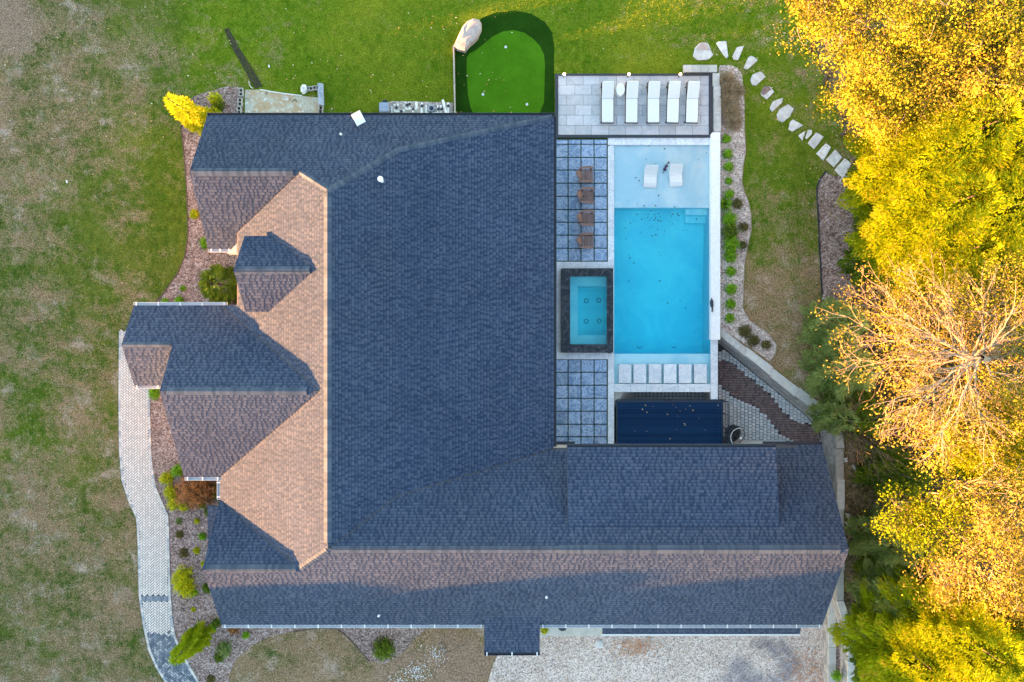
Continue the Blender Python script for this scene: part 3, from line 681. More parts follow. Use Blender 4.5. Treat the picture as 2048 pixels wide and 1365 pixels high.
def turfbase(py0, py1):
    return mk('tiled_courtyard', *(lambda b: (b.v, b.f))(MB().prism([(2.05, Y_(py1)), (X_(1215.5), Y_(py1)), (X_(1215.5), Y_(py0)), (2.05, Y_(py0))], -.15, .022)), M['turfgap'], kind='structure')
vx = [1110.3, 1136.2, 1162, 1188.2, 1214.3]
c1 = turfbase(278, 524); ys = [278.8, 288.8, 315.4, 340.6, 366.9, 393, 419.4, 445, 470.7, 496.8, 523]
for a, b in zip(ys, ys[1:]):
    for c, d in zip(vx, vx[1:]): block('tile', c + 1, a + 1, d - 1, b - 1, .0, .05, M['tileblue'], c1, 0)
c2 = turfbase(718.5, 900); ys = [719.4, 745, 771, 797, 823, 849, 874, 899]
for a, b in zip(ys, ys[1:]):
    for c, d in zip(vx, vx[1:]): block('tile', c + 1, a + 1, d - 1, b - 1, .0, .05, M['tileblue'], c2, 0)

# ------------------------------------------------------------ pool
pool = empty('swimming_pool', (7.5, 3.8, 0), 0, 'rectangular blue swimming pool with a pale shallow shelf at its top end', 'swimming pool')
pinv = Matrix.Translation((-7.5, -3.8, 0))
def pp(o):
    o.parent = pool; o.matrix_parent_inverse = pinv; return o
x0, x1 = 5.105, 9.945; yt, ys1, yb, yl = 9.83, 6.69, -.645, -2.15
zsh, zdp, zlo = -.16, -1.88, -.28
b = MB()
b.box(((x0 + x1) / 2, (yt + ys1) / 2, (zsh - 2.2) / 2), (x1 - x0, yt - ys1, zsh + 2.2))
b.prism([(x0, ys1), (x1, ys1), (x1, yb), (x0, yb)], -2.6, lambda x, y: -1.15 - .75 * sm((ys1 - y) / (ys1 - yb)) )
b.box(((x0 + x1) / 2, (yb + yl) / 2, (zlo - 2.2) / 2), (x1 - x0, yb - yl, zlo + 2.2))
for cx, w in ((x0 - .1, .2), (x1 + .1, .2)): b.box((cx, (yt + yl) / 2, -1.13), (w, yt - yl + .4, 2.2))
for cy in (yt + .1, yl - .1): b.box(((x0 + x1) / 2, cy, -1.13), (x1 - x0, .2, 2.2))
pp(b.build('basin', M['poolplaster']))
pp(MB().box((X_(1396, -.6), Y_(422.5, -.6), -1.15), (1.28, .40, 1.15)).build('step', M['poolplaster']))
pp(MB().box((X_(1396, -.9), Y_(438.5, -.9), -1.35), (1.3, .42, .85)).build('step', M['poolplaster']))
wz = -.09
b = MB(); b.prism([(x0 + .002, yl + .002), (x1 - .002, yl + .002), (x1 - .002, yt - .002), (x0 + .002, yt - .002)], -2.1, wz)
wobj = pp(b.build('water', M['water']))
# tile coping
def cop(lst): 
    for a in lst: pp(block('coping_stone', *a, -.14, .045, M['coping'], None, .003))
cop([(1215.6, y, 1228.3, min(y + 30, 537), ) for y in range(292, 537, 30)])
cop([(1215.6 + i * 34.4, 273.5, min(1215.6 + (i + 1) * 34.4, 1421.5), 290.3) for i in range(6)])
cop([(1215.6, y, 1228.3, min(y + 30, 895)) for y in range(707, 895, 30)])
cop([(1228.3 + i * 32.2, 768.6, 1228.3 + (i + 1) * 32.2, 784.8) for i in range(6)])
cop([(1421.8, y, 1436, min(y + 31, 802)) for y in (680, 711, 742, 772)])
for i in range(6):
    cx = [1250.3, 1280, 1310.3, 1340.6, 1370.5, 1401.2][i]
    pp(block('stepping_pad', cx - 12.7, 729, cx + 12.4, 767, zlo, .03, M['coping'], None, 0))
# drain rings on the floor
def ring(x, y, z, r, name, parent):
    b = MB(); n = 18; vs = []; fs = []
    for k in range(n):
        th = 2 * math.pi * k / n
        for q, h in ((r - .03, 0), (r - .03, .02), (r, .02), (r, 0)): vs.append((x + q * math.cos(th), y + q * math.sin(th), z + h))
    for k in range(n):
        a, c = k * 4, ((k + 1) % n) * 4
        for j in range(3): fs.append((a + j, c + j, c + j + 1, a + j + 1))
    b.add(vs, fs); return b.build(name, M['drain'], parent)
M['drain'] = simple('grey_drain_ring', (.10, .16, .20), (.14, .2, .24), 5, .5)
for px, py in ((1279.5, 662), (1346.5, 665.5), (1279, 692.5), (1347.5, 691.5)): pp(ring(X_(px, zdp), Y_(py, zdp), -1.15 - .75 * float(sm((ys1 - Y_(py, zdp)) / (ys1 - yb))) + .012, .13, 'floor_drain', None))
# raised spillway wall on the east side, with the pool structure walls below it
pp(MB().prism([(X_(1422.5, .3), Y_(680, .3)), (X_(1440.5, .3), Y_(680, .3)), (X_(1440.5, .3), Y_(265, .3)), (X_(1425, .3), Y_(265, .3)), (X_(1422.5, .3), Y_(269, .3))], -1.5, .30).build('spillway_wall', M['plasterwhite']))
pp(MB().prism([(9.96, Y_(680)), (10.02, Y_(680)), (10.02, Y_(272)), (9.96, Y_(272))], -.5, .05).build('tile_edge', M['coping']))
b = MB(); b.box((5.0, -3.9, -.85), (.24, 2.6, 1.6)); b.box((7.6, -2.42, -.85), (5.4, .25, 1.58)); b.box((10.13, -1.55, -.85), (.32, 3.1, 1.58))
pp(b.build('pool_wall', M['concrete']))
# spa
sx0, sx1, sy0, sy1 = X_(1122, .42), X_(1226.8, .42), Y_(706, .42), Y_(537.5, .42)
ix0, ix1, iy0, iy1 = X_(1140.3, .42), X_(1213.5, .42), Y_(689, .42), Y_(553.3, .42)
spa = empty('spa_tub', ((sx0 + sx1) / 2, (sy0 + sy1) / 2, 0), 0, 'raised square hot tub with black veined marble rim beside the pool', 'hot tub')
sinv = Matrix.Translation((-(sx0 + sx1) / 2, -(sy0 + sy1) / 2, 0))
def ps(o): o.parent = spa; o.matrix_parent_inverse = sinv; return o
for nm, q in (('marble_rim', (sx0, sy0, ix0, sy1)), ('marble_rim', (ix1, sy0, sx1, sy1)), ('marble_rim', (ix0 + .002, iy1, ix1 - .002, sy1)), ('marble_rim', (ix0 + .002, sy0, ix1 - .002, iy0))):
    ps(MB().prism([(q[0], q[1]), (q[2], q[1]), (q[2], q[3]), (q[0], q[3])], -.6, .42).build(nm, M['spamarble'], bevel=.008))
ps(MB().box(((ix0 + ix1) / 2, (iy0 + iy1) / 2, -1.35), (ix1 - ix0, iy1 - iy0, .4)).build('tub_floor', M['poolplaster']))
bx0 = X_(1157, .0); by0, by1 = Y_(671, 0), Y_(572, 0)
bb = MB(); bb.prism([(ix0, iy0), (bx0, iy0), (bx0, iy1), (ix0, iy1)], -1.3, -.42); bb.prism([(bx0, iy0), (ix1, iy0), (ix1, by0), (bx0, by0)], -1.3, -.42); bb.prism([(bx0, by1), (ix1, by1), (ix1, iy1), (bx0, iy1)], -1.3, -.42)
ps(bb.build('bench', M['poolplaster']))
ps(MB().prism([(ix0 + .003, iy0 + .003), (ix1 - .003, iy0 + .003), (ix1 - .003, iy1 - .003), (ix0 + .003, iy1 - .003)], -1.5, .36).build('water', M['water']))
for px, py in ((1172.5, 602), (1197.5, 601), (1172.5, 643), (1198.5, 642.5)): ps(ring(X_(px, -1.1), Y_(py, -1.1), -1.145, .12, 'floor_drain', None))

# leaves on the pool
def scatter(name, pts, size, m, tint=None, flat=.3, parent=None, kind='stuff', asp=.6):
    pts = np.asarray(pts, float); n = len(pts)
    th = RS.uniform(0, 6.28, n); sz = size * RS.uniform(.6, 1.4, n)
    u = np.column_stack([np.cos(th), np.sin(th), RS.uniform(-flat, flat, n)]); v = np.column_stack([-np.sin(th), np.cos(th), RS.uniform(-flat, flat, n)])
    V = np.empty((n, 4, 3)); V[:, 0] = pts - u * sz[:, None] * .5; V[:, 2] = pts + u * sz[:, None] * .5
    V[:, 1] = pts - v * (sz * asp * .5)[:, None]; V[:, 3] = pts + v * (sz * asp * .5)[:, None]
    return mkq(name, V.reshape(-1, 3), 4, m, parent, kind, RS.uniform(0, 1, n) if tint is None else tint)
M['wetleaf'] = simple('wet_dark_leaf', (.02, .045, .05), (.05, .06, .05), 8, .5)
pl = [(1298,428),(1310,429),(1318,427),(1283,437),(1296,435),(1300,440),(1268,441),(1300,455),(1281,465),(1316,459),(1321,433),(1358,431),(1366,424),(1394,438),(1312,470),(1330,461),(1281,464),(1310,480),(1252,478),(1318,505),(1321,511),(1258,511),(1260,516),(1268,526),(1368,461),(1374,460),(1411,464),(1316,470),(1329,468),(1251,456),(1293,318),(1312,327),(1272,355),(1279,361),(1318,391),(1257,402),(1275,408),(1398,319),(1414,305),(1330,297),(1299,291),(1258,291),(1258,562),(1320,562),(1372,616),(1398,634),(1361,602),(1336,606),(1392,665)]
pts = [(X_(a), Y_(b), wz + .006) for a, b in pl] + [(X_(rr.gauss(1310, 25)), Y_(rr.gauss(440, 16)), wz + .006) for _ in range(22)]
scatter('floating_leaves', pts, .09, M['wetleaf'], flat=.03)

# ------------------------------------------------------------ north patio
np_ = empty('north_patio', (7, 12, 0), 0, None, None, None, 'structure')
ninv = Matrix.Translation((-7, -12, 0))
def pn(o): o.parent = np_; o.matrix_parent_inverse = ninv; return o
pn(MB().prism([W2(1110, 275), W2(1424, 275), W2(1424, 148), W2(1110, 148)], -.1, .02).build('paver_bed', M['joint']))
rows = [151.5, 170.5, 190.5, 210.7, 230.8, 251, 270.5]
for i, (a, b) in enumerate(zip(rows, rows[1:])):
    off = (1132.8, 1116.2 + 33.5 * 1 - 17.2 + 17, 1132.8, 1150, 1132.8, 1150)[i]
    xs = [1116] ; x = off - 33.5 * 3
    while x < 1417:
        if x > 1119: xs.append(x)
        x += 33.55
    if xs[-1] > 1412: xs.pop()
    xs.append(1418)
    for c, d in zip(xs, xs[1:]): pn(block('paver', c, a, d, b, .0, .06, M['paver'], None, .006, .002))
b = MB(); t = .11
for q in ((1110.3, 148, 1424.5, 151), (1110.3, 270.8, 1424.5, 275.6), (1110.3, 151, 1115.6, 270.8), (1418.5, 151, 1424.5, 270.8)):
    pn(MB().prism([W2(q[0], q[3], t), W2(q[2], q[3], t), W2(q[2], q[1], t), W2(q[0], q[1], t)], -.1, t).build('border_edge', M['darktrim']))
# cap stones round the corner of the patio
def wallthing(label, z=0.0):
    return empty('retaining_wall', (z, 0, 0), 0, label, 'retaining wall')
cw = empty('low_stone_wall', (X_(1400), Y_(138), 0), 0, 'low L-shaped wall of pale cap stones round the corner of the white-lounger patio', 'stone wall')
ci = Matrix.Translation((-X_(1400), -Y_(138), 0))
def pc(o, par=cw, inv=ci): o.parent = par; o.matrix_parent_inverse = inv; return o
for a, b2 in ((1367.5, 1384), (1384, 1400.5), (1400.5, 1417.5), (1417.5, 1434.5)): pc(block('cap_stone', a, 130, b2, 144.5, -.1, .22, M['capstone'], None, .003))
for a, b2, dx in ((146.5, 172, 0), (172, 198.5, 2), (198.5, 231, 3), (231, 264, 3)): pc(block('cap_stone', 1426 + dx, a, 1439.5 + dx, b2, -.1, .22, M['capstone'], None, .003))
pc(MB().prism([W2(1425, 264), W2(1429, 264), W2(1429, 146), W2(1425, 146)], -.1, .12).build('wall_face', M['blockface']))

# patio lights (lit)
M['lamp'] = (lambda b: (b.b.inputs['Emission Color'].__setattr__('default_value', (1, .50, .14, 1)), b.b.inputs['Emission Strength'].__setattr__('default_value', 0.45), b.m)[2])(NB('warm_lamp_glow'))
for (px, py), lab in zip(((1128.5, 148.5), (1258, 148.5), (1361, 148.5), (1109, 254.5)),
        ('lit warm path light at the left end of the patio top edge', 'lit warm path light at the middle of the patio top edge', 'lit warm path light on the patio edge beside the cap stones', 'lit warm path light at the roof corner beside the patio')):
    z = .55 if py < 200 else 1.2
    v = W(px, py, z); e = empty('path_light', (v.x, v.y, 0), 0, lab, 'path light', 'lit path lights round the patio')
    MB().tube([(0, 0, 0), (0, 0, z - .08)], .02, 8).build('post', M['blackmetal'], e)
    MB().lathe((0, 0, z - .08), [(.04, 0), (.07, .02), (.07, .08), (.03, .1)], 12).build('lamp_head', M['lamp'], e)
    ld = bpy.data.lights.new('lamp_glow', 'POINT'); ld.energy = .7; ld.color = (1, .55, .2); ld.shadow_soft_size = .06
    lo = bpy.data.objects.new('lamp_glow', ld); C.objects.link(lo); lo.parent = e; lo.location = (0, 0, z + .08)

# ------------------------------------------------------------ chaise lounges
def chaise():
    r = empty('chaise_lounge', (0, 0, 0), 0, 'x', 'chaise lounge', 'white chaise lounges in a row on the patio')
    f = MB(); w, L = .60, 1.98
    f.box((-w / 2, 0, .27), (.035, L, .05)); f.box((w / 2, 0, .27), (.035, L, .05)); f.box((0, -L / 2, .27), (w, .035, .05)); f.box((0, L / 2, .27), (w + .04, .04, .06)); f.box((0, .15, .27), (w, .035, .04))
    f.build('frame', M['framebrown'], r)
    for sx in (-1, 1):
        for sy in (-.9, .85): MB().box((sx * w / 2, sy, .125), (.04, .04, .25)).build('leg', M['framebrown'], r)
    MB().box((0, -.39, .345), (w - .03, 1.17, .09)).build('seat_cushion', M['cushion'], r, bevel=.025)
    a = math.radians(24); R = Matrix.Rotation(a, 3, 'X'); c = Vector((0, .21, .36)) + R @ Vector((0, .41, 0))
    MB().box(c, (w - .02, .82, .09), M=R).build('back_cushion', M['cushion'], r, bevel=.025)
    MB().box(c - R @ Vector((0, 0, .065)), (w + .02, .82, .03), M=R).build('back_frame', M['framebrown'], r)
    return r
ch0 = chaise()
labs = ['white chaise lounge left of the round side table, first from the left', 'white chaise lounge just right of the round side table, second from the left', 'white chaise lounge in the middle of the five, third from the left',
        'white chaise lounge second from the right end of the row', 'white chaise lounge at the right end of the row by the dark patio edge']
for i, (cx, rz) in enumerate(((1215, -.0), (1263.3, -.012), (1306.6, .0), (1346, -.03), (1384.3, -.03))):
    c = ch0 if i == 0 else copy_tree(ch0)
    c.location = (X_(cx, .35), Y_(206.5, .35), .06); c.rotation_euler = (0, 0, rz); c['label'] = labs[i]
st = empty('side_table', (X_(1240.5, .4), Y_(180, .4), .06), 0, 'small white oval drum side table between the first two chaise lounges', 'side table')
b = MB().lathe((0, 0, 0), [(.17, 0), (.21, .06), (.23, .25), (.22, .38), (.20, .42)], 24); b.v = [(x, y * 1.45, z) for x, y, z in b.v]; b.build('table_body', M['cushion'], st, smooth=False)
b = MB().lathe((0, 0, .42), [(.205, 0), (.215, .015), (.205, .03)], 24); b.v = [(x, y * 1.45, z) for x, y, z in b.v]; b.build('table_top', M['white'], st)

# in-pool loungers
def ledge():
    r = empty('pool_lounger', (0, 0, 0), 0, 'x', 'pool lounger', 'white in-pool loungers on the shallow shelf')
    pr = [(-.58, .10), (-.50, .16), (-.35, .22), (-.15, .20), (0, .17), (.15, .22), (.30, .34), (.45, .50), (.54, .60)]
    n = len(pr); th = .09; vs = []; fs = []
    for x in (-.30, .30):
        for y, z in pr: vs.append((x, y, z))
        for y, z in pr[::-1]: vs.append((x, y + .01, z - th))
    m = 2 * n
    fs = [tuple(range(m)), tuple(range(m, 2 * m))[::-1]] + [(i, m + i, m + (i + 1) % m, (i + 1) % m) for i in range(m)]
    mk('seat_shell', vs, fs, M['cushion'], r).modifiers.new('b', 'BEVEL').width = .02
    MB().box((0, -.38, .06), (.5, .3, .12)).build('foot_base', M['white'], r); MB().box((0, .2, .08), (.5, .2, .16)).build('rear_base', M['white'], r)
    return r
l0 = ledge(); l0.location = (X_(1300.8), Y_(354), zsh); l0.rotation_euler = (0, 0, -.05); l0['label'] = 'white wavy lounger in the shallow pool, left of the dark sprig'
l1 = copy_tree(l0); l1.location = (X_(1351.5), Y_(352), zsh); l1.rotation_euler = (0, 0, .05); l1['label'] = 'white wavy lounger in the shallow pool, right of the dark sprig'
l0.scale = l1.scale = (1.06, .92, 1)
# dark sprig floating between them
M['purple'] = simple('dark_purple_leaf', (.055, .035, .08), (.11, .08, .16), 12, .6)
tz = wz + .02
sp = empty('floating_plant_sprig', (X_(1332), Y_(336), wz), 0, 'dark purple leafy sprig with a black knob floating between the two pool loungers', 'plant sprig')
MB().tube([(.10, .26, .04), (.05, .12, .05), (-.02, 0, .05), (-.07, -.12, .04), (-.13, -.24, .03)], .014, 6).build('stem', M['blackmetal'], sp)
MB().lathe((.14, .27, .01), [(.01, 0), (.045, .02), (.05, .05), (.02, .09)], 10).build('knob', M['blackmetal'], sp)
MB().lathe((-.14, -.25, .01), [(.01, 0), (.025, .02), (.01, .05)], 8).build('knob', M['blackmetal'], sp)
lv = []
for k in range(26):
    t = k / 26; cx, cy = .06 - .14 * t + rr.uniform(-.05, .05), .14 - .26 * t + rr.uniform(-.03, .03); a = rr.uniform(0, 6.3); L = rr.uniform(.07, .13)
    lv.append([(cx, cy, .05), (cx + L * .5 * math.cos(a) - .03 * math.sin(a), cy + L * .5 * math.sin(a) + .03 * math.cos(a), .09), (cx + L * math.cos(a), cy + L * math.sin(a), .05), (cx + L * .5 * math.cos(a) + .03 * math.sin(a), cy + L * .5 * math.sin(a) - .03 * math.cos(a), .06)])
mkq('leaves', np.array(lv).reshape(-1, 3), 4, M['purple'], sp)
# pool cleaner on the spillway wall
cl = empty('pool_skimmer_lid', (X_(1422.8, .3), Y_(611, .3), .30), 0, 'black curved object lying on the inner edge of the white spillway wall', 'pool fitting')
MB().tube([(-.02, .34, .03), (.05, .2, .04), (.06, 0, .04), (.04, -.15, .04), (.03, -.33, .03)], .035, 8).build('arched_bar', M['blackmetal'], cl)
MB().prism([(-.07, .26), (.05, .22), (.07, -.08), (-.03, -.12), (-.08, .1)], 0, .05).build('flap', M['blackmetal'], cl)

# ------------------------------------------------------------ adirondack chairs (facing east)
def adi():
    r = empty('adirondack_chair', (0, 0, 0), 0, 'x', 'garden chair', 'brown adirondack chairs on the blue-grey tiles')
    for i in range(6):
        x = -.02 + i * .078; MB().box((x + .06, 0, .34 + i * .010), (.068, .52, .022), M=Matrix.Rotation(math.radians(-7), 3, 'Y'), t=rr.random()).build('seat_slat', M['adiron'], r)
    for i in range(7):
        k = i - 3; L = .78 - abs(k) * .05; a = math.radians(28)
        R = Matrix.Rotation(k * .05, 3, 'X') @ Matrix.Rotation(-a, 3, 'Y')
        base = Vector((-.04, k * .068, .30)); c = base + R @ Vector((0, 0, L / 2))
        MB().box(c, (.022, .062, L), M=R, t=rr.random()).build('back_slat', M['adiron'], r)
    for sy in (-1, 1):
        MB().prism([(-.22, sy * .28), (-.20, sy * .36), (.1, sy * .40), (.46, sy * .40), (.47, sy * .29), (.1, sy * .28)], .60, .63, .9).build('armrest', M['adiron'], r)
        MB().box((.38, sy * .30, .30), (.10, .035, .60)).build('leg', M['adiron'], r)
        MB().box((-.12, sy * .275, .30), (.09, .03, .60)).build('leg', M['adiron'], r)
        MB().box((.10, sy * .268, .27), (.8, .03, .12), M=Matrix.Rotation(math.radians(14), 3, 'Y')).build('side_rail', M['adiron'], r)
    MB().box((-.20, 0, .60), (.03, .60, .07)).build('back_rail', M['adiron'], r)
    MB().box((.455, 0, .33), (.022, .52, .12)).build('front_apron', M['adiron'], r)
    return r
a0 = adi()
for i, (px, py, rz, lb) in enumerate(((1171, 350.5, .02, 'brown adirondack chair at the top of the column of four'), (1172.5, 392, -.02, 'brown adirondack chair second from the top of the column'),
        (1172.5, 437, -.03, 'brown adirondack chair third from the top of the column'), (1171.5, 482.5, .0, 'brown adirondack chair at the bottom of the column, nearest the hot tub'))):
    c = a0 if i == 0 else copy_tree(a0); c.location = (X_(px, .5) - .10, Y_(py, .5), .05); c.rotation_euler = (0, 0, rz); c['label'] = lb

# ------------------------------------------------------------ sunken patio pavers
sunk = empty('cobble_paving', (13, -3, -1.5), 0, None, None, None, 'structure')
sinv2 = Matrix.Translation((-13, 3, 1.5))
def S_(px, py): return W2(px, py, -1.5)
area = [S_(*p) for p in [(1437,700),(1467,701),(1648,848),(1652,880),(1652,905),(1437,905)]]
area2 = [S_(*p) for p in [(1232,783),(1425,783),(1425,812),(1232,812)]]
band = [S_(*p) for p in [(1437,726),(1446,719),(1462,724),(1478,738),(1500,757),(1524,775),(1548,800),(1572,829),(1597,846),(1620,850),(1634,862),(1645,888),(1650,905),(1604,905),(1588,886),(1560,866),(1545,852),(1530,832),(1510,814),(1488,806),(1465,792),(1450,778),(1438,771)]]
hexs = []; pitch = .195; rowh = .172; j = 0; y = -5.7
while y < .3:
    x = 10.2 + (j % 2) * 0
    i = 0
    while x < 16.2:
        yy = y + (i % 2) * rowh * .5; hexs.append((x, yy)); x += pitch; i += 1
    y += rowh; j += 1
H = np.array(hexs); ins = pip(H[:, 0], H[:, 1], area); inb = pip(H[:, 0], H[:, 1], band)
hv = lambda w, h, c: [(-w, -h + c), (-w + c, -h), (w - c, -h), (w, -h + c), (w, h - c), (w - c, h), (-w + c, h), (-w, h - c)]
def hexmesh(w, h):
    b = MB(); p = hv(w, h, .03); e = .012; q = hv(w - e, h - e, .026)
    vs = [(x, y, 0) for x, y in p] + [(x, y, .045) for x, y in p] + [(x, y, .055) for x, y in q]
    fs = [(i, (i + 1) % 8, 8 + (i + 1) % 8, 8 + i) for i in range(8)] + [(8 + i, 8 + (i + 1) % 8, 16 + (i + 1) % 8, 16 + i) for i in range(8)] + [tuple(range(16, 24))]
    b.add(vs, fs, .5); return b
proto = hexmesh(.088, .077).build('paver', M['hexlight']); me = proto.data; bpy.data.objects.remove(proto)
light = [tuple(p) for p, a, b in zip(H, ins, inb) if a and not b]
vis = [p for p in light if not (p[1] < -5.25)]
vis.sort(key=lambda p: -p[1])
hidden = vis[300:] ; vis = vis[:300]
for p in vis:
    o = bpy.data.objects.new('paver', me); C.objects.link(o); o.location = (p[0] + rr.uniform(-.004, .004), p[1] + rr.uniform(-.004, .004), -1.515 + rr.uniform(0, .006)); o.rotation_euler = (0, 0, rr.uniform(-.03, .03))
    o.parent = sunk; o.matrix_parent_inverse = sinv2
def joined(pts, w, h, name, m, par):
    b = MB(); hb = hexmesh(w, h)
    for x, y in pts: b.add([(x + a, y + c, -1.515 + d) for a, c, d in hb.v], hb.f, rr.random())
    o = b.build(name, m, None, 'stuff'); o.parent = par; o.matrix_parent_inverse = sinv2; return o
h2 = []; y = -2.95
while y < -2.2:
    x = 5.1
    while x < 10.3: h2.append((x, y)); x += pitch
    y += rowh
joined(hidden + h2, .088, .077, 'remaining_pavers', M['hexlight'], sunk)
br = []; y = -5.5; j = 0
while y < 0:
    x = 10.1 + (j % 2) * .065
    while x < 16.2: br.append((x, y)); x += .13
    y += .125; j += 1
B = np.array(br); okb = pip(B[:, 0], B[:, 1], band) & pip(B[:, 0], B[:, 1], area)
joined([tuple(p) for p in B[okb]], .058, .056, 'small_brown_pavers', M['hexbrown'], sunk)

# retaining wall round the sunken patio
rw = empty('retaining_wall', (13, -1.5, -1.5), 0, 'pale block retaining wall running from the pool corner round the sunken patio and along the house end', 'retaining wall')
ri = Matrix.Translation((-13, 1.5, 1.5))
inner = [(10.42, .24), (15.35, -3.78), (16.08, -4.66), (16.2, -5.4), (16.2, -12.95)]
outer = [(10.42, .66), (15.62, -3.36), (16.46, -4.36), (16.56, -5.4), (16.56, -12.95)]
def interp(P, Q, L):
    """pairs of inner / outer points each L metres"""
    res = []
    for i in range(len(P) - 1):
        a, b_, c, d = Vector(P[i]), Vector(P[i + 1]), Vector(Q[i]), Vector(Q[i + 1]); n = max(1, round((b_ - a).length / L))
        for k in range(n): res.append((a.lerp(b_, k / n), c.lerp(d, k / n)))
    res.append((Vector(P[-1]), Vector(Q[-1]))); return res
def capwall(P, Q, L, ztop, zbot, par, inv, face='block_courses', stag=.0):
    I = interp(P, Q, L)
    for k in range(len(I) - 1):
        (a, c), (b_, d) = I[k], I[k + 1]; g = (b_ - a).normalized() * .006; nn = (c - a).normalized() * (stag * (k % 2))
        o = MB().prism([tuple((a + g + nn)), tuple((b_ - g + nn)), tuple((d - g + nn)), tuple((c + g + nn))], ztop - .09, ztop + rr.uniform(-.003, .004), rr.random()).build('cap_stone', M['capstone'])
        o.parent = par; o.matrix_parent_inverse = inv
    fb = MB(); J = interp(P, Q, .42); rows_ = max(1, round((ztop - .09 - zbot) / .155)); hh = (ztop - .09 - zbot) / rows_
    for r_ in range(rows_):
        z0 = zbot + r_ * hh; z1 = z0 + hh - .008
        for k in range(len(J) - 1):
            (a, c), (b_, d) = J[k], J[k + 1]; g = (b_ - a) * .01; sh = (b_ - a) * (.5 if r_ % 2 and k < len(J) - 2 else 0)
            nn = (c - a).normalized(); st_ = nn * (.03 + rr.uniform(-.008, .008) - (rows_ - 1 - r_) * .018)
            fb.prism([tuple(a + g + st_ + sh * 0), tuple(b_ - g + st_), tuple(b_ - g + nn * .3), tuple(a + g + nn * .3)], z0, z1, rr.random())
    o = fb.build(face, M['blockface'], None, 'stuff'); o.parent = par; o.matrix_parent_inverse = inv
capwall(inner, outer, 1.42, .06, -1.52, rw, ri, stag=.05)
kb = MB(); 
for a, b_ in zip(inner, inner[1:]):
    a, b_ = Vector(a), Vector(b_); nn = Vector((-(b_ - a).y, (b_ - a).x)).normalized() * -.05
    if nn.x > 0: nn = -nn
    kb.prism([tuple(a + nn * 3.2), tuple(b_ + nn * 3.2), tuple(b_ + nn), tuple(a + nn)], -1.53, -1.44)
o = kb.build('edge_strip', M['joint']); o.parent = rw; o.matrix_parent_inverse = ri
# two-tier wall by the drive
t1 = empty('retaining_wall', (16.3, -20, -1.5), 0, 'lower tier of the two-tier block wall along the gravel drive', 'retaining wall', None)
i1 = Matrix.Translation((-16.3, 20, 1.5))
capwall([(16.12, -12.9), (16.12, -30)], [(16.50, -12.9), (16.50, -30)], .9, -.74, -1.52, t1, i1)
t2 = empty('retaining_wall', (16.9, -20, -.8), 0, 'upper tier of the two-tier block wall under the trees by the drive', 'retaining wall', None)
i2 = Matrix.Translation((-16.9, 20, .8))
capwall([(16.2, -12.97), (16.42, -13.7), (16.72, -14.9), (16.76, -15.8), (16.76, -30)], [(16.56, -12.97), (16.78, -13.6), (17.06, -14.7), (17.11, -15.8), (17.11, -30)], .8, .06, -.85, t2, i2)
sheet('planting_strip', [(16.48, -13.5), (16.60, -14.0), (16.8, -15.0), (16.8, -30), (16.48, -30)], [], .5, lambda x, y: x * 0 - .80, 0, M['mulch'])
# concrete apron at the garage
mk('garage_apron', *(lambda b: (b.v, b.f))(MB().prism([(1.45, -12.6), (14.5, -12.6), (14.4, -15.29), (1.45, -15.29)], -1.6, -1.46)), M['concrete'], kind='structure')

# ------------------------------------------------------------ dark deck over the sunken corner
dk = empty('raised_deck', (7.8, -4, 0), 0, 'dark blue-black boarded deck with fallen leaves between the pool and the house wing', 'deck')
di = Matrix.Translation((-7.8, 4, 0))
def pd(o): o.parent = dk; o.matrix_parent_inverse = di; return o
dx0, dx1, dy0, dy1 = X_(1233, .1), X_(1446, .1), -5.2, Y_(802, .1)
M['deckboard'] = tinted('dark_deck_board', [(0, (.002, .020, .065)), (1, (.004, .032, .095))], 6, .6, .1, .3, .12)
bb = MB(); y = dy0
while y < dy1 - .01:
    bb.prism([(dx0 + .06, y), (dx1 - .06, y), (dx1 - .06, min(y + .136, dy1)), (dx0 + .06, min(y + .136, dy1))], .06, .085, rr.random()); y += .14
pd(bb.build('deck_boards', M['deckboard'], None, 'stuff'))
for q in ((dx0 - .02, dy0, dx0 + .055, dy1 + .02), (dx1 - .055, dy0, dx1 + .02, dy1 + .02), (dx0 + .057, dy1 + .002, dx1 - .057, dy1 + .07)):
    pd(MB().prism([(q[0], q[1]), (q[2], q[1]), (q[2], q[3]), (q[0], q[3])], -.14, .10).build('deck_frame', M['blackmetal']))
for x in (dx0 + .05, (dx0 + dx1) / 2, dx1 - .05):
    pd(MB().box((x, dy1 - .05, -.78), (.1, .1, 1.48)).build('deck_post', M['blackmetal']))
    pd(MB().box((x, dy1 + .03, .56), (.045, .045, 1.0)).build('rail_post', M['blackmetal']))
for x in (dx1 - .01,):
    for y in (-4.9, -4.3, -3.6): pd(MB().box((x, y, .56), (.045, .045, 1.0)).build('rail_post', M['blackmetal']))
pd(MB().box(((dx0 + dx1) / 2, dy1 + .03, 1.07), (dx1 - dx0, .05, .03)).build('hand_rail', M['blackmetal']))
pd(MB().box((dx1 - .01, (-4.15 + dy1) / 2, 1.07), (.05, dy1 + 4.15, .03)).build('hand_rail', M['blackmetal']))
lf = [(1291,811),(1285,819),(1352,815),(1372,819),(1360,822),(1335,829),(1380,812),(1398,837),(1369,848),(1371,851),(1354,859),(1270,863),(1294,863),(1326,893),(1355,833),(1410,861),(1373,889),(1436,811),(1346,810),(1386,821),(1306,813),(1294,825),(1340,878)]
scatter('fallen_leaves', [(X_(a, .1), Y_(b, .1), .095) for a, b in lf], .075, M['fallen'], flat=.1)
